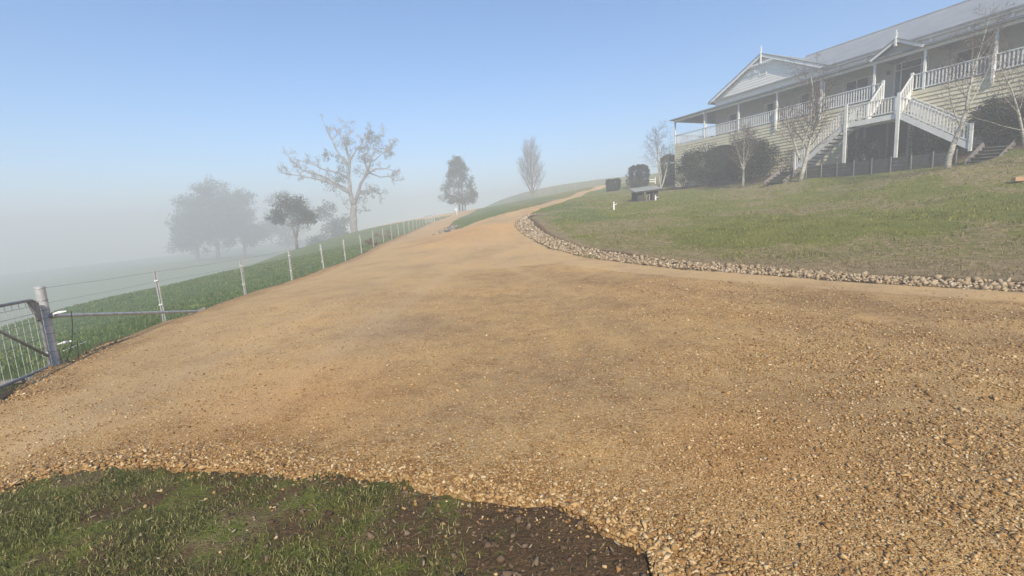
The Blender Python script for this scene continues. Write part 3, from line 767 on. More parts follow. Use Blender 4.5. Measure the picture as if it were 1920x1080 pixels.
# farm gate swinging from the post
gdir = Vector(pt(0, 728, 5.75) - gp); gdir.z = 0; gdir.normalize()
gate = empty('farm_gate', gp + np.array([gdir.x*.13, gdir.y*.13, 0]))
tag(gate, 'grey tube farm gate with pale mesh rods at the left edge of the photo', 'gate')
def gl(t, z): return Vector((gdir.x*t, gdir.y*t, z))
dzg = (h1(*(gp[:2] + np.array([gdir.x, gdir.y])*1.5)) - gp[2]) / 1.5
def gz_(t, z): return gl(t, z + dzg * t)
GL = 3.4; zb, zt = .05, 1.06
m = MB(); arc = [gz_(0, zb), gz_(0, zt-.16)] + [gz_(.16 - .16*math.cos(a), zt - .16 + .16*math.sin(a)) for a in np.linspace(.3, math.pi/2, 5)] + [gz_(GL-.16, zt), gz_(GL, zt-.16), gz_(GL, zb), gz_(0, zb)]
m.tube(arc, .021, 10, cap=False); m.build('frame', MT['galvdark'], gate, smooth=True)
m = MB().tube([gz_(.02, .22), gz_(1.35, zt-.03)], .020, 10); m.build('diagonal_brace', MT['galvdark'], gate, smooth=True)
m = MB(); t = .12
while t < GL: m.tube([gz_(t, zb), gz_(t, zt)], .0042, 6); t += .145
m.build('mesh_rod', MT['postmetal'], gate)
m = MB()
for zz in (.2,.34,.48,.62,.74,.86,.97): m.tube([gz_(0, zz), gz_(GL, zz)], .0028, 5)
m.build('mesh_wire', MT['wire'], gate)
m = MB().add([gz_(.03, zt-.03), gz_(.23, zt-.02), gz_(.05, zt-.32), gz_(.03, zt-.32)], [(0,1,2,3)])
m = MB(); th_ = Vector((-gdir.y, gdir.x, 0)) * .02
q0 = [gz_(.0, zt-.05), gz_(.2, zt-.02), gz_(.06, zt-.3), gz_(.0, zt-.34)]
m.hexa([p - th_ for p in q0], [p + th_ for p in q0]); m.build('gusset', MT['galvdark'], gate)
for zz in (.95, .25): MB().tube([gl(-.07, zz), gl(.02, zz)], .02, 8).build('hinge', MT['galv'], gate)
# pegs, rod and boards by the post
q_ = on_ground(118, 683); e_ = MB().bar((-.0,-.0,-.12), (-.055,.0,.30), .032, .032).build('timber_peg', MT['timber'], None, bevel=.003); e_.location = tuple(q_)
tag(e_, 'bare orange timber peg leaning beside the gate post', 'peg')
a_ = on_ground(120, 663); b_ = on_ground(163, 646)
e_ = MB().tube([(0,0,.05), tuple(np.array(b_ - a_) + np.array([0,0,.06]))], .007, 8).build('white_rod', MT['insul']); e_.location = tuple(a_)
tag(e_, 'thin white rod lying in the grass beside the gate post', 'rod')
a_ = on_ground(62, 702); m = MB().bar((0,0,.02), (.22,.06,.035), .09, .04); e_ = m.build('timber_offcut', MT['timber'], bevel=.004); e_.location = tuple(a_)
tag(e_, 'short timber offcut lying under the farm gate', 'offcut')
a_ = on_ground(0, 722); m = MB().bar((-.6,-.32,.03), (.55,.25,.03), .11, .05); e_ = m.build('edging_board', MT['greytimber'], bevel=.004); e_.location = tuple(a_)
tag(e_, 'grey board lying on the gravel below the gate', 'board')
# far gate at the end of the lane
a_ = pt(797.5, 420, 70); b_ = pt(811.8, 417, 73.5); a_[2] = h1(a_[0], a_[1]); b_[2] = h1(b_[0], b_[1])
fg = empty('field_gate', a_); tag(fg, 'distant grey mesh gate in fog at the end of the lower lane', 'gate')
dv = Vector(b_ - a_)
m = MB()
for zz in (.15, 1.1): m.tube([(0,0,zz), dv + Vector((0,0,zz))], .03, 6)
for t in (0, 1): m.tube([dv*t + Vector((0,0,.15)), dv*t + Vector((0,0,1.1))], .03, 6)
m.build('frame', MT['galv'], fg)
m = MB()
for t in np.linspace(.04, .96, 22): m.tube([dv*t + Vector((0,0,.15)), dv*t + Vector((0,0,1.1))], .012, 4)
m.build('mesh_rod', MT['galv'], fg)
cp = empty('corner_post', b_ + np.array([.25,.1,0])); tag(cp, 'pale corner post with a sloping brace beside the far gate', 'post')
MB().tube([(0,0,-.2),(0,0,1.4)], .085, 10).build('post', MT['postmetal'], cp)
c3 = pt(828, 415, 74); MB().tube([(0,0,1.1), tuple(np.array([c3[0], c3[1], h1(c3[0], c3[1])]) - b_)], .045, 8).build('brace', MT['postmetal'], cp)
# paddock fence across the upper slope
uf_pts = [at(960,117), at(986,119), at(1013,121), at(1047,124), at(1079,126), at(1111,128), at(1150,131)]
uf = empty('hill_fence', uf_pts[0]); tag(uf, 'faint pale post fence in fog beyond the upper drive', 'fence')
for p_ in uf_pts:
    q_ = MB().tube([(0,0,-.2),(0,0,1.15)], .06, 6).build('fence_post', MT['postmetal'], uf); q_.location = tuple(p_ - uf_pts[0])
for zz in (1.05, .6):
    m = MB()
    for a, b in zip(uf_pts[:-1], uf_pts[1:]): m.tube([tuple(a - uf_pts[0] + np.array([0,0,zz])), tuple(b - uf_pts[0] + np.array([0,0,zz]))], .008, 4)
    m.build('wire', MT['wire'], uf)

# ------------------------------------------------------------------ house
ZO = 4.4
HROT = math.atan2(HU[1], HU[0])
house = empty('house', HW(0, 0, -ZO), HROT)
tag(house, 'long cream weatherboard house on the hill with white verandah, gable and front stairs', 'house')
LEN = 33.0; D = 2.65; VB = 13.3
class HB(MB):
    def bx(s, u0, u1, v0, v1, z0, z1): return s.box(u0, u1, v0, v1, z0 + ZO, z1 + ZO)
    def br(s, p, q, w, h, up=(0,0,1)): return s.bar((p[0],p[1],p[2]+ZO), (q[0],q[1],q[2]+ZO), w, h, up)
    def boards(s, u0, u1, z0, z1, v, step=.24, hole=None, lim=None, lap=.048):
        """lapped weatherboards facing -v"""
        z = z1
        while z > z0 + .01:
            zb_ = max(z0, z - step); segs = [(u0, u1)]
            if lim: segs = [lim((z + zb_) / 2)]
            if hole:
                h_ = hole((z + zb_) / 2)
                if h_: segs = [(segs[0][0], h_[0]), (h_[1], segs[0][1])]
            for a, b in segs:
                if b - a < .02: continue
                s.add([(a, v, zb_+ZO), (b, v, zb_+ZO), (b, v - lap, zb_+ZO), (a, v - lap, zb_+ZO), (b, v - .003, z+ZO), (a, v - .003, z+ZO), (b, v+.02, z+ZO), (a, v+.02, z+ZO), (a, v+.02, zb_+ZO), (b, v+.02, zb_+ZO)],
                      [(0,1,2,3), (3,2,4,5), (5,4,6,7), (1,9,6,4,2), (0,3,5,7,8), (7,6,9,8)])
            z = zb_
        return s
    def side_boards(s, v0, v1, z0, z1, u, step=.24, lap=.048):
        z = z1
        while z > z0 + .01:
            zb_ = max(z0, z - step)
            s.add([(u, v0, zb_+ZO), (u, v1, zb_+ZO), (u - lap, v1, zb_+ZO), (u - lap, v0, zb_+ZO), (u - .003, v1, z+ZO), (u - .003, v0, z+ZO)],
                  [(3,2,1,0), (5,4,2,3)])
            z = zb_
        return s
AC, AW, AT = 5.75, 1.95, -.85               # arch centre, half width, top
def hole_arch(z):
    spring = AT - .95
    if z > AT: return None
    if z < spring: return (AC - AW, AC + AW)
    k = math.sqrt(max(0, 1 - ((z - spring) / .95) ** 2)); return (AC - AW*k, AC + AW*k)
def hole_stair_shade(z): return (16.6, 20.5 + max(0, min(3.0, (-z - 1.9) / .68))) if z < -1.2 else None  # opening added and shaped to make the shade beneath the stairs dark
m = HB(); m.boards(0, 12, -4.6, -.22, 0, .235, hole_arch); m.boards(12, 25.5, -4.6, -.22, 0, .235, hole_stair_shade); m.boards(25.5, LEN, -4.6, -.22, 0, .235)
m.side_boards(0, VB + 2, -4.6, -.22, 0)
m.bx(0, LEN, VB+2, VB+2.1, -4.0, -.22); m.bx(LEN, LEN+.1, 0, VB+2.1, -4.6, -.22)
bw = m.build('base_wall', MT['siding'], house)
m = HB().bx(-.035, .06, -.035, .06, -4.6, -.22); m.build('corner_board', MT['siding'], house)
m = HB(); pts_ = [(AC + AW*math.cos(t), -.03, AT - .95 + ZO + .95*math.sin(t)) for t in np.linspace(math.pi, 0, 15)]
pts_ = [(AC-AW, -.03, -4.4+ZO)] + pts_ + [(AC+AW, -.03, -4.4+ZO)]
for a, b in zip(pts_[:-1], pts_[1:]): m.bar(a, b, .09, .1, up=(0,1,0))
m.build('arch_trim', MT['siding'], house)
m = HB().bx(.2, LEN-.2, 4.5, 4.6, -4.2, -.3); m.build('under_house_dark', MT['dark'], house)  # near-black sheet added as the shade of the void behind the openings
for u_ in (17.2, 18.6, 20.0, 21.3):
    HB().bx(u_-.07, u_+.07, .8, .94, -4.5, -.25).build('stump', MT['greytimber'], house)
# deck
m = HB().bx(0, LEN, 0.002, D, -.2, -.03).bx(0, D, D, VB, -.2, -.03); m.build('deck', MT['deck'], house)
m = HB().bx(-.05, 18.55, -.05, 0, -.24, .0).bx(20.25, LEN, -.05, 0, -.24, 0).bx(-.05, 0, 0, VB, -.24, 0); m.build('deck_fascia', MT['siding'], house)
# walls
m = HB(); m.boards(D, LEN, 0, 3.62, D, .26, lap=.014); m.side_boards(D, VB, 0, 3.62, D, .26, .014)
m.bx(D, LEN, VB-.1, VB, 0, 3.6); m.bx(LEN-.1, LEN, D+.05, VB-.1, 0, 3.6)
m.build('wall', MT['wall'], house)
GC, GW, GZ0, GZ1 = 7.8, 5.7, 3.7, 6.42      # wing gable centre, half span, eave, apex
gs = (GZ1 - GZ0) / GW
def gable_lim(z): 
    k = max(0.02, (GZ1 - .05 - z) / gs); return (max(D, GC - k), min(13.0, GC + k))
m = HB(); m.boards(D, 13, 3.25, GZ1 - .12, D - .05, .22, lim=gable_lim, lap=.03); m.build('gable_wall', MT['gable'], house)
m = HB()
for k_, (zz, s_) in enumerate(((4.92, 1),)):
    m.bx(GC-.35, GC+.35, D-.12, D-.075, zz-.2, zz-.14).bx(GC-.35, GC+.35, D-.12, D-.075, zz+.14, zz+.2).bx(GC-.35, GC-.29, D-.12, D-.075, zz-.14, zz+.14).bx(GC+.29, GC+.35, D-.12, D-.075, zz-.14, zz+.14)
vt = m.build('gable_vent', MT['white'], house)
m = HB().bx(GC-.29, GC+.29, D-.09, D-.076, 4.78, 5.06); m.build('louvre', MT['wall'], vt)
# roofs (solid slabs)
def slab(mb, q, t=.06):
    q = [Vector((a, b, c + ZO)) for a, b, c in q]; n_ = (q[1]-q[0]).cross(q[3]-q[0]).normalized()
    if n_.z < 0: n_ = -n_
    return mb.hexa([p - n_*t for p in q], q)
RV, RZ = 8.0, 6.62; EV, EZ = D - .45, 3.72
m = HB()
slab(m, [(2.2, EV, EZ), (LEN+.4, EV, EZ), (LEN+.4, RV, RZ), (7.9, RV, RZ)])
slab(m, [(2.2, 13.8, EZ), (LEN+.4, 13.8, EZ), (LEN+.4, RV, RZ), (7.9, RV, RZ)])
slab(m, [(2.2, EV, EZ), (2.2, 13.8, EZ), (7.9, RV, RZ), (7.9, RV - .01, RZ)])
# wing gable
gv0 = D - .32
slab(m, [(GC - GW, gv0, GZ0), (GC, gv0, GZ1), (GC, 8.2, GZ1), (GC - GW, 8.2, GZ0)], .05)
slab(m, [(GC + GW, gv0, GZ0), (GC, gv0, GZ1), (GC, 8.2, GZ1), (GC + GW, 8.2, GZ0)], .05)
rf = m.build('roof', MT['roof'], house)
m = HB(); m.tube([(7.9, RV, RZ+ZO+.03), (LEN+.4, RV, RZ+ZO+.03)], .07, 8).tube([(GC, gv0, GZ1+ZO+.03), (GC, 7.5, GZ1+ZO+.03)], .06, 8); m.build('ridge_cap', MT['roof'], rf)
HB().bx(GC+GW-.2, LEN+.4, EV-.12, EV, EZ-.14, EZ-.02).build('gutter', MT['gutter'], rf); HB().bx(2.08, 2.2, EV, 13.8, EZ-.14, EZ-.02).build('gutter', MT['gutter'], rf)
HB().bx(GC+GW-.1, LEN+.3, EV+.003, D-.02, EZ-.2, EZ-.14).build('soffit', MT['white'], rf)
# upper wall band with brackets
m = HB().bx(13.05, LEN, D-.05, D-.02, 3.22, 3.5); m.build('frieze', MT['gable'], house)
u_ = 14.2
while u_ < LEN:
    HB().bx(u_-.05, u_+.05, D-.22, D-.05, 3.26, 3.5).build('bracket', MT['white'], house); u_ += 1.9
# barge boards, finial and collar of a gable
def gable_trim(c, w, z0, z1, v, t, fin, drop):
    g = HB(); 
    for s_ in (-1, 1):
        g.br((c + s_*w, v, z0 - t*.4), (c + s_*.02, v, z1 - t*.4), t, .05, up=(0,1,0))
    b_ = g.build('barge_board', MT['white'], house)
    HB().br((c, v-.05, z1 - drop), (c, v-.05, z1 + fin), .09, .09).br((c, v-.05, z1 - drop - .06), (c, v-.05, z1 - drop), .13, .13).br((c, v-.05, z1 + fin), (c, v-.05, z1 + fin + .2), .045, .045).br((c, v-.05, z1+fin-.06), (c, v-.05, z1+fin-.01), .14, .14).build('finial', MT['white'], b_)
    g2 = HB()
    for s_ in (-1, 1): g2.br((c + s_*(w+.02), v-.01, z0 + .05), (c + s_*.0, v-.01, z1 + .05), .07, .1, up=(0,1,0))
    g2.build('barge_cap', MT['gutter'], b_)
    return b_
bb = gable_trim(GC, GW, GZ0, GZ1, gv0 - .03, .24, .45, .75)
m = HB(); cz = GZ1 - .72; cw = .72 / gs
m.bx(GC-cw+.15, GC+cw-.15, gv0-.06, gv0-.01, cz-.05, cz+.05)
for k_ in range(-6, 7): m.bx(GC + k_*.2 - .03, GC + k_*.2 + .03, gv0-.05, gv0-.02, cz-.16, cz-.05)
m.build('gable_fretwork', MT['white'], bb)
m = HB().bx(GC-GW+.4, GC+GW-.4, gv0, D-.08, 3.62, 3.66); m.build('gable_soffit', MT['white'], house)
# verandah roof
VZ0, VZ1 = 2.52, 3.22
m = HB()
slab(m, [(-.25, -.25, VZ0), (LEN+.2, -.25, VZ0), (LEN+.2, D, VZ1), (D, D, VZ1)], .05)
slab(m, [(-.25, -.25, VZ0), (D, D, VZ1), (D, VB, VZ1), (-.25, VB, VZ0)], .05)
vr = m.build('verandah_roof', MT['roof'], house)
HB().bx(-.36, LEN+.2, -.36, -.252, VZ0-.10, VZ0+.02).build('gutter', MT['gutter'], vr); HB().bx(-.36, -.252, -.25, VB, VZ0-.10, VZ0+.02).build('gutter', MT['gutter'], vr)
m = HB().bx(-.06, LEN, -.07, .07, 2.26, 2.44).bx(-.07, .06, .07, VB, 2.26, 2.44); m.build('verandah_beam', MT['white'], house)
posts = [0.0, 3.78, 7.54, 11.13, 14.62, 18.08, 20.84, 24.05, 27.4, 30.6]
for u_ in posts:
    HB().bx(u_-.06, u_+.06, -.06, .06, -.0, 2.26).bx(u_-.085, u_+.085, -.085, .085, 2.14, 2.2).bx(u_-.085, u_+.085, -.085, .085, .98, 1.03).build('verandah_post', MT['white'], house)
for u_ in (11.13, 14.62, 24.05):
    HB().bx(u_-.06, u_+.06, -.18, -.055, -.55, 1.0).build('post_foot', MT['white'], house)
for v_ in (4, 8, 12):
    HB().bx(-.06, .06, v_-.06, v_+.06, 0, 2.26).build('verandah_post', MT['white'], house)
def rail_u(u0, u1, v=0.0, z=0.0, step=.17):
    g = HB().bx(u0, u1, v-.045, v+.045, z+.95, z+1.0).bx(u0, u1, v-.03, v+.03, z+.10, z+.16)
    n_ = max(1, int(round((u1-u0) / step)))
    for i in range(1, n_): 
        c = u0 + (u1-u0)*i/n_; g.bx(c-.033, c+.033, v-.012, v+.012, z+.16, z+.95)
    return g.build('railing', MT['white'], house)
lims = posts[:6] + [18.6]
for a, b in zip(posts[:5], posts[1:6]): rail_u(a+.06, b-.06)
rail_u(18.14, 18.55); rail_u(20.3, 20.78)
for a, b in zip(posts[6:-1], posts[7:]): rail_u(a+.06, b-.06)
rail_u(posts[-1]+.06, LEN)
g = HB().bx(-.045, .045, .06, VB, .95, 1.0).bx(-.03, .03, .06, VB, .1, .16); v_ = .2
while v_ < VB: g.bx(-.012, .012, v_-.033, v_+.033, .16, .95); v_ += .17
g.build('railing', MT['white'], house)
for u_ in (3.78, 14.62, 27.4):
    HB().tube([(u_+.13, -.31, VZ0-.1+ZO), (u_+.13, -.31, 2.25+ZO), (u_+.13, .1, 2.1+ZO), (u_+.13, .1, .0+ZO)], .035, 8).build('downpipe', MT['white'], house)
# portico
PC, PW, PZ0, PZ1 = 19.46, 1.45, 2.5, 3.3
m = HB(); slab(m, [(PC-PW, -.42, PZ0), (PC, -.42, PZ1), (PC, D-.1, PZ1), (PC-PW, D-.1, PZ0)], .05); slab(m, [(PC+PW, -.42, PZ0), (PC, -.42, PZ1), (PC, D-.1, PZ1), (PC+PW, D-.1, PZ0)], .05)
m.build('portico_roof', MT['roof'], house)
gable_trim(PC, PW, PZ0, PZ1, -.45, .16, .35, .35)
k_ = (PZ1-PZ0) / PW
m = HB().add([(PC-1.3, -.02, 2.45+ZO), (PC+1.3, -.02, 2.45+ZO), (PC, -.02, PZ1-.12+ZO), (PC-1.3, .02, 2.45+ZO), (PC+1.3, .02, 2.45+ZO), (PC, .02, PZ1-.12+ZO)], [(0,1,2),(5,4,3),(0,3,4,1),(1,4,5,2),(2,5,3,0)])
m.build('portico_gable', MT['wall'], house)
# windows and doors
def window(u0, u1, z0, z1, mull=(), trans=(), name='window', mat='glass'):
    f = .085; g = HB(); vv0, vv1 = D - .075, D - .02
    g.bx(u0-f, u0, vv0, vv1, z0-f, z1+f).bx(u1, u1+f, vv0, vv1, z0-f, z1+f).bx(u0, u1, vv0, vv1, z1, z1+f).bx(u0, u1, vv0, vv1, z0-f, z0)
    for a in mull: g.bx(a-.04, a+.04, vv0+.01, vv1, z0, z1)
    for a in trans: g.bx(u0, u1, vv0+.012, vv1, a-.03, a+.03)
    w_ = g.build(name, MT['white'], house)
    HB().bx(u0, u1, D-.045, D-.025, z0, z1).build('pane', MT[mat], w_)
    if name == 'window' and u1 - u0 > .8:
        for a in (u0 + .1, u1 - .1):
            HB().bx(a-.09, a+.09, D-.052, D-.046, z0, z1).build('curtain', MT['wall'], w_)
    return w_
window(4.2, 5.25, .75, 2.1); window(8.1, 9.0, .75, 2.15); window(11.2, 12.1, .75, 2.15)
window(14.62, 16.4, .75, 2.15, mull=(15.5,), trans=(1.45,))
dw = window(17.95, 19.75, .06, 2.45, mull=(18.28, 19.42), trans=(2.05,), name='door_frame')
HB().bx(18.33, 19.37, D-.065, D-.048, .08, 2.0).build('door', MT['table'], dw)
HB().bx(19.24, 19.29, D-.11, D-.066, .98, 1.1).build('handle', MT['galv'], dw)
window(21.05, 22.9, .75, 2.15, mull=(21.98,), trans=(1.45,)); window(26.5, 28.2, .75, 2.15, mull=(27.35,))
m = HB().bx(17.45, 17.57, D-.16, D-.02, 1.95, 2.2); m.build('wall_lantern', MT['black'], house)
# stairs: first flight out from the deck, a landing, then one flight each way
SZ = -1.5; L0, L1 = 17.98, 20.92; LV0, LV1 = -2.6, -1.5
def flight(p0, p1, width, axis, n_, name):
    """p0 top (u,v,z), p1 bottom; axis 'v' or 'u' = running direction"""
    root = HB(); 
    for i in range(n_):
        t = (i + .5) / n_; z = p0[2] + (p1[2]-p0[2]) * (i+1) / n_ ; 
        if axis == 'v':
            c = p0[1] + (p1[1]-p0[1]) * t; hh = abs(p1[1]-p0[1]) / n_ / 2 + .015
            root.bx(p0[0]+.04, p0[0]+width-.04, c-hh, c+hh, z-.04, z)
        else:
            c = p0[0] + (p1[0]-p0[0]) * t; hh = abs(p1[0]-p0[0]) / n_ / 2 + .015
            root.bx(c-hh, c+hh, p0[1]+.04, p0[1]+width-.04, z-.04, z)
    fl = root.build('stair_flight', MT['deck'], house)
    for s_ in (0, 1):
        if axis == 'v': a = (p0[0] + s_*width, p0[1], p0[2]); b = (p1[0] + s_*width, p1[1], p1[2])
        else: a = (p0[0], p0[1] + s_*width, p0[2]); b = (p1[0], p1[1] + s_*width, p1[2])
        HB().br((a[0],a[1],a[2]-.13), (b[0],b[1],b[2]-.13), .05, .30).build('stringer', MT['white'], fl)
        g = HB().br((a[0],a[1],a[2]+.97), (b[0],b[1],b[2]+.97), .08, .05).br((a[0],a[1],a[2]+.14), (b[0],b[1],b[2]+.14), .05, .06)
        L_ = math.hypot(a[0]-b[0], a[1]-b[1]); k_ = max(2, int(L_ / .155))
        for i in range(1, k_):
            t = i / k_; q = [a[j] + (b[j]-a[j])*t for j in range(3)]
            g.bx(q[0]-.033 if axis == 'u' else q[0]-.015, q[0]+.033 if axis == 'u' else q[0]+.015, q[1]-.015 if axis == 'u' else q[1]-.033, q[1]+.015 if axis == 'u' else q[1]+.033, q[2]+.16, q[2]+.95)
        g.build('railing', MT['white'], fl)
        HB().bx(b[0]-.065, b[0]+.065, b[1]-.065, b[1]+.065, b[2]-.35, b[2]+1.1).build('newel_post', MT['white'], fl)
    return fl
flight((18.62, 0, 0), (18.62, -1.5, SZ), 1.6, 'v', 8, 'a')
for u_ in (18.62, 20.22): HB().bx(u_-.065, u_+.065, -.07, .06, -.2, 1.12).build('newel_post', MT['white'], house)
ld = HB().bx(L0, L1, LV0+.05, LV1, SZ-.06, SZ).build('landing', MT['deck'], house)
HB().bx(L0-.05, L1+.05, LV0-.0, LV0+.05, SZ-.3, SZ+.0).bx(L0, L1, LV1, LV1+.05, SZ-.3, SZ-.06).build('landing_fascia', MT['white'], ld)
for u_ in (L0, L1):
    HB().bx(u_-.085, u_+.085, LV0-.09, LV0-.002, SZ-3.0, SZ+1.15).build('landing_post', MT['white'], ld)
    HB().bx(u_-.07, u_+.07, LV1+.06, LV1+.2, SZ-3.0, SZ-.06).build('landing_post', MT['greytimber'], ld)
rail_u(L0+.09, L1-.09, LV0+.0, SZ, .16)
flight((L1, LV0, SZ), (24.35, LV0, -3.85), 1.1, 'u', 12, 'b')
flight((L0, LV0, SZ), (14.6, LV0, -3.95), 1.1, 'u', 12, 'c')

# low retaining wall of dark sleepers in front of the stairs
ra = on_v(1512, 336, -3.6); rb_ = on_v(1792, 313, -3.6)
rw = empty('retaining_wall', ra); tag(rw, 'low dark sleeper retaining wall with slim posts below the front stairs', 'retaining wall')
dv = Vector((rb_ - ra)); n_ = 8
for k_ in range(4):
    m = MB(); m.bar(Vector((0,0,.1 + .21*k_ - .02)), dv + Vector((0,0,.1 + .21*k_ - .02)), .06, .2); m.build('sleeper', MT['sleeper'], rw, bevel=.006)
nrm = Vector((-HV[0], -HV[1], 0))
for i in range(n_ + 1):
    p = dv * (i / n_) + nrm * .05
    MB().bar(p + Vector((0,0,-.3)), p + Vector((0,0,.92)), .07, .05).build('wall_post', MT['greytimber'], rw)
# garden steps with timber stringers
def garden_steps(pxa, pxb, d_, label):
    a = pt(*pxa, d_); b = pt(*pxb, d_)
    o_ = empty('garden_steps', a); tag(o_, label, 'steps')
    run = Vector((HV[0], HV[1], 0)) * 1.7; acr = Vector(b - a); acr.z *= .4; rise = Vector((0,0,.85))
    for s_ in (0, 1):
        MB().bar(acr*s_ + Vector((0,0,.05)), acr*s_ + run + rise + Vector((0,0,.12)), .06, .26).build('stringer', MT['greytimber'], o_)
    for k_ in range(5):
        c = run * (k_+.5) / 5 + rise * (k_+1) / 5 - Vector((0,0,.04))
        MB().bar(c, c + acr, .3, .05).build('tread', MT['sleeper'], o_)
        MB().bar(c - Vector((0,0,.09)) + run*.08, c + acr - Vector((0,0,.09)) + run*.08, .03, .15).build('riser', MT['sleeper'], o_)
    return o_
garden_steps((1433,346), (1468,343), 33.0, 'dark garden steps with sloping pale stringers between the two front birches')
garden_steps((1808,309), (1868,304), 23.5, 'dark garden steps right of the bent birch below the right stair flight')
# square-cut timber on the lawn
q_ = on_ground(1913, 340); e_ = MB().bar((-.28,0,.09), (.5,-.12,.09), .2, .17).build('timber_block', MT['timber'], bevel=.01); e_.location = tuple(q_)
tag(e_, 'squared pale timber block lying on the lawn at the right edge', 'timber')
# lawn things
q_ = at(1209, 37); tb = empty('picnic_table', q_, R(8)); tag(tb, 'dark heavy timber table with a sloping pale top on the lawn', 'table')
tilt = .0
m = MB().add([], []); m.hexa([(-1.15,-.75,.62),(1.1,-.75,.80),(1.35,.9,1.12),(-.9,.9,.94)], [(-1.15,-.75,.69),(1.1,-.75,.87),(1.35,.9,1.19),(-.9,.9,1.01)]); m.build('tabletop', MT['canvas'], tb)
m = MB().bar((-1.15,-.76,.61), (1.1,-.76,.79), .05, .12); m.build('apron', MT['table'], tb)
MB().box(-.85,-.3,-.6,.55,-.1,.70).build('leg', MT['table'], tb, bevel=.02); MB().box(.35,.85,-.55,.6,-.05,.86).build('leg', MT['table'], tb, bevel=.02)
m = MB().bar((-.1,-.5,.0), (-.02,-.45,.62), .1, .1).bar((.12,-.5,.0), (.2,-.45,.66), .08, .1).bar((-.1,-.48,.35), (.2,-.48,.5), .06, .08); m.build('trestle', MT['greytimber'], tb)
def tap(px, d_, h_, label):
    q_ = at(px, d_); o_ = empty('tap_post', q_); tag(o_, label, 'tap post')
    MB().bar((0,0,-.1), (0,0,h_), .09, .09).build('post', MT['insul'], o_)
    MB().tube([(0,0,h_-.05), (.0,-.02,h_+.12)], .05, 8).tube([(0,0,h_-.12), (.14,-.05,h_-.05), (.2,-.06,h_-.02)], .025, 6).build('tap', MT['insul'], o_)
tap(1151, 32, .36, 'white tap post standing alone on the lawn left of the dark table')
tap(1229, 36.2, .30, 'small white tap post on the lawn right of the dark table')
# white rail behind the hedges
q_ = at(1213, 66); rfn = empty('rail_fence', q_); tag(rfn, 'short white rail fence between the tall hedges', 'fence')
for t_ in (0, 1.15): MB().bar((t_,0,-.2), (t_,0,.95), .12, .12).build('post', MT['white'], rfn)
for z_ in (.35, .62): MB().bar((-.6,0,z_), (1.15,.0,z_), .05, .12).build('rail', MT['white'], rfn)

# ------------------------------------------------------------------ vegetation
def leaf_mesh(name, C, S, nper, lsize, mat, parent, rs, up=0.0):
    """leaf-sized faces in clumps: C centres, S clump radii"""
    n = len(C) * nper
    c = np.repeat(np.asarray(C), nper, 0); s = np.repeat(np.asarray(S), nper)
    d = rs.normal(size=(n, 3)); d /= np.linalg.norm(d, axis=1, keepdims=True)
    p = c + d * (s * rs.random(n) ** .45)[:, None]
    a = rs.normal(size=(n, 3)); a[:, 2] -= up; a /= np.linalg.norm(a, axis=1, keepdims=True)
    b = np.cross(a, rs.normal(size=(n, 3))); b /= np.linalg.norm(b, axis=1, keepdims=True) + 1e-9
    L_ = (lsize * rs.uniform(.6, 1.35, n))[:, None]; Wd = L_ * .42
    V = np.stack([p - a*L_*.5, p + b*Wd*.5, p + a*L_*.5, p - b*Wd*.5], 1).reshape(-1, 3)
    return mesh_np(name, V, np.arange(n*4).reshape(-1, 4), mat, parent)
class Skel:
    """recursive branching; segments are kept per level"""
    def __init__(s, seed): s.r = random.Random(seed); s.lv = {}; s.tips = []
    def branch(s, p, d, L_, rad, lev, P):
        r = s.r; n = P['seg'][lev]; pts = [Vector(p)]; d = Vector(d).normalized(); w = P['wander'][lev]; up = P['up'][lev]
        for i in range(n):
            d = (d + Vector((r.gauss(0,w), r.gauss(0,w), r.gauss(0,w))) + Vector((0,0,up))).normalized()
            pts.append(pts[-1] + d * (L_ / n))
        tip = P.get('tip', .25)
        rads = [rad * (1 - (1-tip) * i / n) for i in range(n+1)]
        s.lv.setdefault(lev, []).append((pts, rads))
        if lev + 1 >= P['levels']: s.tips.append(pts[-1]); s.tips.append(pts[max(1, n//2)]); return
        k = P['kids'][lev]
        for j in range(k):
            t = P['from'][lev] + (1 - P['from'][lev]) * (j + r.random()) / k
            f = t * n; i = min(n-1, int(f)); q = pts[i].lerp(pts[i+1], f - i); dd = (pts[i+1] - pts[i]).normalized()
            az = 2.4 * j + r.uniform(-.6, .6); a = dd.orthogonal().normalized(); b = dd.cross(a)
            ang = R(P['angle'][lev] + r.uniform(-12, 12))
            nd = dd * math.cos(ang) + (a * math.cos(az) + b * math.sin(az)) * math.sin(ang)
            s.branch(q, nd, L_ * P['ratio'][lev] * (1 - P['taper'][lev] * t) * r.uniform(.75, 1.2), max(P.get('rmin', .004), rads[i] * P['rr'][lev]), lev+1, P)
    def mesh(s, levels, sides):
        m = MB()
        for l in levels:
            for pts, rads in s.lv.get(l, []): m.tube(pts, rads, sides[l], cap=l < 2)
        return m
BIRCH = dict(levels=4, seg=[9,6,4,3], wander=[.05,.10,.14,.18], up=[.02,.07,.0,-.05], kids=[20,9,6], **{'from':[.26,.15,.2]}, angle=[46,42,42], ratio=[.46,.5,.6], taper=[.55,.4,.3], rr=[.34,.5,.6], rmin=.005, tip=.10)
FAN = dict(levels=4, seg=[6,7,5,4], wander=[.03,.05,.08,.1], up=[.02,.08,.10,.08], kids=[26,10,6], **{'from':[.15,.2,.2]}, angle=[36,30,28], ratio=[.50,.46,.5], taper=[.50,.4,.3], rr=[.5,.5,.6], rmin=.010, tip=.2)
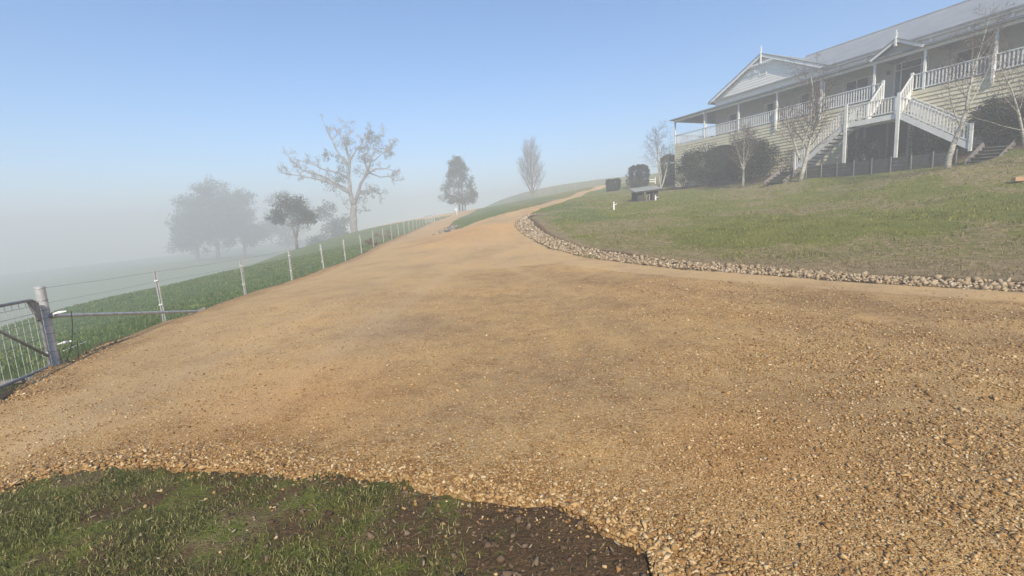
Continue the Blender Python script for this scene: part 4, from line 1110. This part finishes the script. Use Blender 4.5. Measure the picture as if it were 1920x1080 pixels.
def lean_tree(name, px, depth, h_, label, seed, leaders, P, rad, mats=('birch','twig'), rmin=None, cat='tree', group=None, split=2):
    q = at(px, depth); o_ = empty(name, q); tag(o_, label, cat, group)
    P = dict(P)
    if rmin: P['rmin'] = rmin
    sk = Skel(seed)
    for (dx_, dy_, f, rf_, z0) in leaders:
        sk.branch((0,0,z0 - .1), (dx_, dy_, 1), h_*f, rad*rf_, 0, P)
    sd_ = [7,5,3,3]
    sk.mesh(range(0, split), sd_).build('trunk', MT[mats[0]], o_, smooth=True)
    sk.mesh(range(split, 4), sd_).build('twigs', MT[mats[1]], o_)
    return o_, sk
lean_tree('birch_tree', 1393, 36, 4.3, 'slender young birch with bare twigs before the large dark shrub', 1, [(.0,0,1,1,0),(.22,.1,.75,.7,1.2),(-.25,0,.6,.6,1.3)], BIRCH, .10, rmin=.008)
lean_tree('birch_tree', 1500, 32, 7.0, 'tall bare birch with a thick speckled trunk left of the stair landing', 2, [(.10,0,1,1,0),(-.42,.05,.5,.5,1.5),(.30,-.2,.5,.38,2.2)], BIRCH, .155, rmin=.0075, split=1)
# the bent birch: a curved butt first
q = at(1776, 22.5); bt = empty('birch_tree', q); tag(bt, 'bare birch with a bent white trunk crossing the right stair flight', 'tree')
sk = Skel(3); base_pts = [Vector((0,0,-.1)), Vector((.04,0,.5)), Vector((.22,0,1.2)), Vector((.52,.05,1.9)), Vector((.72,.05,2.6))]
PB = dict(BIRCH, kids=[20,9,6], rmin=.0055); PB['from'] = [.08,.2,.2]
sk.lv[0] = [(base_pts, [.135,.115,.105,.09,.075])]
sk.branch(base_pts[-1], (.08,0,1), 4.2, .065, 0, PB); sk.branch(base_pts[-2], (-.45,.1,1), 3.0, .035, 0, dict(PB, kids=[10,7,5])); sk.branch(base_pts[-1], (.6,.1,1), 3.2, .035, 0, dict(PB, kids=[10,7,5]))
sk.mesh(range(0,2), [8,5,3,3]).build('trunk', MT['birch'], bt, smooth=True); sk.mesh(range(2,4), [8,5,3,3]).build('twigs', MT['twig'], bt)
lean_tree('birch_tree', 1240, 50, 6.2, 'two-stemmed white birch with bare twigs at the far corner of the house', 4, [(-.16,0,1,1,0),(.42,.1,.75,.85,.15),(-.05,.1,.8,.7,.8)], dict(BIRCH, kids=[14,8,5]), .10, rmin=.009)
lean_tree('birch_tree', 1928, 20.5, 5.0, 'thin pale bare tree leaning in from the right edge before purple shrubs', 5, [(-.22,0,1,1,0),(.2,.1,.8,.8,.6)], BIRCH, .07, rmin=.005)
lean_tree('bare_tree', 999, 108, 11.4, 'leafless vase-shaped tree on the bank beside the upper drive', 6, [(0,0,1,1,0)], dict(FAN, kids=[40,11,6], wander=[.008,.03,.07,.1]), .25, ('greybranch','greybranch'), rmin=.022)

def crown_points(rs, n, rx, ry, rz, cz, hollow=.55, shape=None):
    d = rs.normal(size=(n, 3)); d /= np.linalg.norm(d, axis=1, keepdims=True)
    r = (hollow + (1-hollow) * rs.random(n)) ; p = d * r[:, None] * np.array([rx, ry, rz]); p[:, 2] += cz
    if shape is not None: p = shape(p)
    return p
def leafy(name, px, depth, label, seed, trunks, crown, clump, nper, ls, mat='leaf', bark='bark', cat='tree', group=None, sc_=1.0):
    q = at(px, depth)
    o_ = empty(name, q); tag(o_, label, cat, group); rs = np.random.default_rng(seed)
    C = crown(rs) * sc_; trunks = [([tuple(c*sc_ for c in p) for p in a], [b*sc_ for b in rd]) for a, rd in trunks]; clump *= sc_; ls *= sc_
    m = MB(); zc = C[:,2]
    for (pts, rads) in trunks: m.tube(pts, rads, 8)
    # limbs from the trunk into the crown
    for i in rs.choice(len(C), min(len(C), 26), replace=False):
        tr = trunks[i % len(trunks)][0]; a = Vector(tr[-1]).lerp(Vector(tr[-2]), rs.random()*.8); b = Vector(C[i]); mid = a.lerp(b, .5) + Vector((0,0,-.08*(b-a).length))
        r0 = trunks[i % len(trunks)][1][-1] * .55; m.tube([a, mid, b], [r0, r0*.6, r0*.2], 5, cap=False)
    m.build('trunk', MT[bark], o_, smooth=True)
    leaf_mesh('crown', C, rs.uniform(.6, 1.3, len(C)) * clump, nper, ls, MT[mat], o_, rs, .4)
    return o_
def cone_crown(r, n=300):
    t = r.random(n) ** 1.25; z = 1.25 + 4.35 * t
    k = np.where(t < .12, .55 + 3.7 * t, 1.0) * (2.0 * np.maximum(0, 1 - t) ** .72 + .18)
    a = r.uniform(0, 2 * np.pi, n); q = k * (.35 + .65 * np.sqrt(r.random(n))) * (1 + .16 * np.sin(3 * a + 2 * z))
    return np.stack([q * np.cos(a) - .1 * t, q * np.sin(a), z], 1)
# small round tree behind the fence
leafy('round_tree', 557, 70, 'small round-crowned dark tree in the paddock just beyond the fence', 11,
      [([(0,0,-.2),(.02,0,.9),(-.1,0,1.7),(-.45,.1,2.4)], [.15,.12,.10,.06]), ([(.02,0,.9),(.25,.0,1.7),(.5,-.1,2.5)], [.11,.09,.06])],
      lambda r: np.concatenate([crown_points(r, 60, 1.75, 1.6, 1.35, 3.75, .35), crown_points(r, 28, .9, 1.0, .8, 2.7, .2) + np.array([1.35,0,0.1]), crown_points(r, 22, .7, .9, .6, 2.95, .2) - np.array([1.55,0,0])]), .48, 60, .17, sc_=1.59)
# the tree with several stems by the lane
leafy('paddock_tree', 865, 105, 'bushy pyramidal tree with several pale stems at the fork of the drive', 12,
      [([(-.15,0,-.2),(-.12,0,1.2),(-.1,.1,2.8),(-.4,0,4.4)], [.10,.09,.07,.04]), ([(.1,.2,-.2),(.2,.2,1.3),(.25,.1,3.0)], [.09,.08,.05]), ([(.35,-.1,-.2),(.5,-.1,1.2),(.8,-.1,2.2)], [.07,.06,.04])],
      lambda r: cone_crown(r), .36, 34, .16, sc_=2.18)
# fog trees on the left
def bigtree(px, d_, h_, w_, label, seed, dens=1.0, nc=330):
    s_ = h_ / 17.0
    tr = [([(0,0,-.5),(.2*s_,0,4*s_),(-.2*s_,0,9*s_),(.3*s_,0,12*s_)], [.42*s_,.34*s_,.26*s_,.14*s_]), ([(.2*s_,0,4*s_),(2.0*s_,.5,8*s_),(3.0*s_,.5,11*s_)], [.26*s_,.2*s_,.1*s_])]
    def cr(r):
        parts = []
        for k in range(7):
            c = np.array([r.uniform(-.62,.62)*w_/2, r.uniform(-.5,.5)*w_/2, h_*r.uniform(.24,.74)]); rr_ = w_ * r.uniform(.20,.30)
            parts.append(crown_points(r, int(nc/7), rr_, rr_, rr_*.75, 0, .3) + c)
        parts.append(crown_points(r, int(nc/6), w_*.26, w_*.26, h_*.14, h_*.86, .2))
        return np.concatenate(parts)
    return leafy('gum_tree', px, d_, label, seed, tr, cr, 1.0*s_+.4, int(48*dens), .62, 'leaf', 'gum', group='gum trees fading into the fog')
bigtree(410, 162, 27.5, 29, 'broad tall gum tree in thick fog, highest crown of the left clump', 21)
bigtree(372, 166, 23, 22, 'leftmost gum tree of the foggy clump with a low rounded crown', 22)
bigtree(460, 170, 24.0, 24, 'gum tree in fog on the right shoulder of the left clump', 23)
bigtree(540, 185, 25, 23, 'faint gum tree in fog behind the small round tree', 24, .8)
bigtree(620, 128, 17.5, 12.5, 'leafy gum tree in fog just left of the gnarled eucalypt trunk', 25, .9, 120)

# gnarled eucalypt: main limbs laid out by hand, twigs grown from them
def eucalypt():
    d_ = 95.0; q = at(664, d_); o_ = empty('eucalypt', q); tag(o_, 'large gnarled pale eucalypt with long dead limbs and sparse leaves', 'tree')
    r = random.Random(8); rs = np.random.default_rng(8)
    s_ = d_ / F
    def P(px, py, dy=0.0): 
        c = pt(px, py, d_) - q; return Vector((c[0], c[1] + dy, c[2]))
    limbs = [
     ([(664,446,0),(663,425,0),(662,400,0),(664,385,0)], .62, .50),
     ([(664,388,0),(656,360,.2),(652,330,.3),(655,300,.2),(650,275,-.2),(654,255,-.3)], .42, .09),
     ([(663,388,0),(672,365,-.4),(678,345,-.6),(692,325,-.9),(697,305,-1),(704,288,-1.2)], .36, .08),
     ([(660,372,0),(645,352,1),(622,342,1.8),(600,330,2.2),(576,324,2.6),(556,316,2.6),(541,303,2.8),(526,288,3.0)], .26, .035),
     ([(655,362,0),(632,348,-1),(605,338,-2),(582,334,-2.4),(560,330,-2.6),(541,327,-2.6)], .20, .03),
     ([(651,335,.3),(628,322,.8),(600,316,1.2),(578,306,1.4),(560,300,1.6)], .17, .03),
     ([(653,310,.2),(636,290,0),(625,265,-.4),(616,245,-.6),(607,224,-.8)], .18, .03),
     ([(650,285,0),(640,262,.6),(634,248,.8),(646,228,1.0)], .13, .025),
     ([(655,300,.2),(666,280,.6),(678,262,1.0),(692,246,1.2)], .17, .03),
     ([(678,345,-.6),(688,318,.2),(684,292,.4),(694,270,.4),(716,252,.6)], .18, .03),
     ([(690,328,-.9),(708,318,-1.4),(728,318,-1.8),(748,324,-2)], .16, .03),
     ([(692,325,-.9),(712,332,.2),(730,330,.4),(742,338,.6)], .12, .025),
     ([(697,305,-1),(712,296,-1.2),(730,282,-1.4),(734,272,-1.4)], .12, .03),
     ([(672,365,-.4),(684,362,-1),(702,360,-1.4),(714,364,-1.6)], .09, .02),
     ([(664,395,0),(676,393,-.6),(690,396,-1)], .09, .03),
     ([(660,392,0),(648,390,.6),(640,382,1)], .08, .03)]
    sk = Skel(9); m = MB(); TW = dict(levels=3, seg=[5,4,3], wander=[.22,.25,.28], up=[.06,.03,0], kids=[8,5], **{'from':[.2,.25]}, angle=[45,45], ratio=[.55,.55], taper=[.3,.3], rr=[.55,.6], rmin=.028, tip=.3)
    for i, (pp, ra_, rb2) in enumerate(limbs):
        pts = [P(*p) for p in pp]; fine = []
        for a, b in zip(pts[:-1], pts[1:]):
            fine += [a, a.lerp(b, .5) + Vector((r.gauss(0,.10), r.gauss(0,.1), r.gauss(0,.10)))]
        fine.append(pts[-1]); n = len(fine) - 1
        ra_ *= 1.25; rb2 *= 1.25
        m.tube(fine, [ra_ + (rb2-ra_) * (k/n) ** .8 for k in range(n+1)], 8)
        if i:
            for k in range(3 if i > 2 else 5, n+1):
                for _ in range(2 if r.random() < .55 else 1):
                    dd = (fine[k] - fine[k-1]).normalized(); nd = dd + Vector((r.gauss(0,.7), r.gauss(0,.7), r.gauss(.25,.6)))
                    sk.branch(fine[k], nd, r.uniform(.75, 2.1), .065, 0, TW)
    tr = m.build('trunk', MT['gum'], o_, smooth=True)
    sk.mesh(range(0,3), [5,4,3]).build('branches', MT['gum'], o_)
    cl = []
    for (px, py, w_, n_) in [(702,262,1.0,16),(722,282,1.0,18),(692,256,.9,10),(688,298,.8,12),(612,294,1.0,12),(640,300,.9,8),(650,268,.7,8),(636,332,1.2,18),(622,346,1.0,12),(672,318,.6,7),(690,362,1.0,16),(676,372,.8,8),(645,318,.8,9),(680,278,.8,10),(660,283,.6,6)]:
        for _ in range(n_): 
            c = P(px + r.gauss(0,8), py + r.gauss(0,7), r.gauss(0,.9)); cl.append((c.x, c.y, c.z))
    leaf_mesh('foliage', np.array(cl), rs.uniform(.35,1.0,len(cl)), 30, .28, MT['gumleaf'], o_, rs, .8)
eucalypt()

# shrubs and hedges
def shrub(px, depth, w, d, h, label, seed, mat='shrubleaf', n=60, nper=70, ls=.11, name='shrub', box=False, off=(0,0), cat='shrub', loc=None):
    q = at(px, depth) if loc is None else np.array([loc[0], loc[1], h1(loc[0], loc[1])])
    o_ = empty(name, q); tag(o_, label, cat); rs = np.random.default_rng(seed)
    if box:
        n *= 2; p = rs.uniform(-1, 1, (n*2, 3)); k = rs.integers(0, 3, n*2); 
        p[np.arange(n*2), k] = np.where(k == 2, 1, np.sign(rs.uniform(-1, 1, n*2))) * rs.uniform(.80, 1.0, n*2)
        p = p / (np.abs(p) ** 10).sum(1, keepdims=True) ** .1 * rs.uniform(.84, 1.03, (n*2, 1)) * (1 + .06 * np.sin(4 * p[:, :1] + 3 * p[:, 2:3] + seed))
        C = p * np.array([w/2, d/2, h/2]) + np.array([0, 0, h/2]); S = np.full(len(C), min(w, h) * .10)
    else:
        C = crown_points(rs, n, w/2, d/2, h*.48, h*.5, .45); C[:,2] = np.maximum(C[:,2], .12); S = rs.uniform(.14, .3, n) * min(w, h) * .8
    leaf_mesh('foliage', C, S, nper, ls, MT[mat], o_, rs)
    m = MB(); rr_ = random.Random(seed)
    for k in range(7):
        e = C[rr_.randrange(len(C))]; m.tube([(rr_.uniform(-.1,.1)*w, rr_.uniform(-.1,.1)*d, -.1), (e[0]*.5, e[1]*.5, e[2]*.55), tuple(e)], [.04,.03,.012], 5)
    m.build('stems', MT['bark'], o_)
    if box: MB().tube([(0,0,.0), (0,0,h*.12), (0,0,h*.6), (0,0,h*.8)], [min(w,d)*.2, min(w,d)*.28, min(w,d)*.26, min(w,d)*.12], 10).build('dark_core', MT['hedgecore'] if 'hedgecore' in MT else MT['bark'], o_)  # solid dark core painted as the shade inside the hedge
    return o_
MT['hedgecore'] = simple('hedge_core', (0.015, 0.018, 0.010), (0.035, 0.038, 0.02), 8, .95)
hp = lambda u, v: tuple(HW(u, v, 0)[:2])
shrub(0,0, 4.8,2.6,3.5, 'large dark evergreen shrub covering the arched opening under the house', 31, n=150, nper=110, ls=.14, loc=hp(5.4,-1.7))
shrub(0,0, 4.2,2.3,3.2, 'dark evergreen shrub between the arch shrub and the left stair flight', 32, n=130, nper=110, ls=.14, loc=hp(10.2,-1.8))
shrub(0,0, 2.4,1.7,2.0, 'low dark shrub at the foot of the siding left of the arch shrub', 33, n=50, nper=60, ls=.11, loc=hp(2.9,-1.6))
shrub(0,0, 2.2,1.5,2.0, 'reddish bare-stemmed shrub under the left stair flight', 34, 'redleaf', n=50, nper=45, ls=.09, loc=hp(13.4,-1.5))
shrub(0,0, 2.4,1.3,1.9, 'dim shrub in the shade beneath the stair landing', 35, n=60, nper=60, ls=.1, loc=hp(18.2,-.9))
shrub(0,0, 2.4,1.3,2.0, 'dark shrub added to deepen the shade beneath the right stair flight', 36, n=60, nper=60, ls=.1, loc=hp(21.8,-.9))  # added to darken the siding under this flight
shrub(0,0, 3.0,2.0,2.5, 'dark green shrub right of the right stair flight against the siding', 37, n=140, nper=110, ls=.12, loc=hp(25.0,-1.2))
shrub(0,0, 3.6,2.2,3.2, 'purple-brown shrub against the siding at the right edge', 38, 'redleaf', n=160, nper=100, ls=.1, loc=hp(27.6,-1.5))
shrub(1150, 60, 1.5,1.4,1.35, 'small squared dark hedge bush at the top of the drive', 41, 'hedgeleaf', n=70, nper=50, ls=.10, name='hedge', box=True, cat='hedge')
shrub(1198, 62, 2.1,1.7,2.6, 'tall square-topped clipped hedge left of the white rail', 42, 'hedgeleaf', n=110, nper=60, ls=.11, name='hedge', box=True, cat='hedge')
shrub(1254, 56, 1.6,1.6,3.3, 'tall dark clipped hedge behind the two-stemmed birch', 43, 'hedgeleaf', n=100, nper=60, ls=.11, name='hedge', box=True, cat='hedge')
shrub(1180, 61, 1.0,.9,2.0, 'thin wispy shrub left of the tall square hedge', 44, 'hedgeleaf', n=30, nper=30, ls=.10)
q = on_ground(725, 447); shrub(0,0, 3.0,.8,.9, 'dry brown weeds around the fence posts of the lane', 45, 'weed', n=34, nper=18, ls=.13, name='weeds', loc=(q[0]-.6, q[1]+1.0), cat='weeds')
q = on_ground(712, 458); shrub(0,0, 1.2,.5,.5, 'low brown weed clump at the edge of the gravel by the fence', 46, 'weed', n=18, nper=36, ls=.12, name='weeds', loc=(q[0]-.6, q[1]), cat='weeds')
# drain stones at the tip of the grass wedge
q0 = on_ground(835, 438); q1 = on_ground(850, 424)
dr = [hull(700+i, 22, .7) for i in range(4)]; rs = np.random.default_rng(77); n = 60; t = rs.random(n)
P_ = np.stack([q0[0] + (q1[0]-q0[0])*t + rs.normal(0,.25,n), q0[1] + (q1[1]-q0[1])*t + rs.normal(0,.25,n), np.zeros(n)], 1); P_[:,2] = H(P_[:,0], P_[:,1]) + .06
MT['drainrock'] = island('grey_rock', [(0,(.09,.085,.075)),(1,(.26,.24,.20))], .9)
o = scatter_mesh('rubble', dr, P_, rs.uniform(.08,.24,n), MT['drainrock'], rs); tag(o, 'grey drain rubble at the tip of the grass wedge', 'rubble', kind='stuff')
# white box on a post near the fork tree
q = at(857, 78); o_ = empty('marker_post', q); tag(o_, 'small white marker post beside the pyramidal tree', 'marker post')
MB().bar((0,0,-.1),(0,0,.9),.1,.1).build('post', MT['white'], o_); MB().box(-.28,.1,-.1,.1,.9,1.18).build('box', MT['white'], o_)

# ------------------------------------------------------------------ haze
zlo = float(Vg[:,2].min()) - 1.0
mb = MB().box(-420, 420, -420, 420, zlo, TOP)
hm = bpy.data.materials.new('haze'); hm.use_nodes = True; nt = hm.node_tree; nt.nodes.clear()
pv = nt.nodes.new('ShaderNodeVolumePrincipled'); ou = nt.nodes.new('ShaderNodeOutputMaterial')
pv.inputs['Color'].default_value = (.81, .835, .86, 1); pv.inputs['Density'].default_value = HAZE_DENSITY; pv.inputs['Anisotropy'].default_value = 0.0
nt.links.new(pv.outputs[0], ou.inputs['Volume'])
hz = mb.build('haze', hm); tag(hz, 'pale morning ground fog over the hillside', 'haze', kind='stuff')
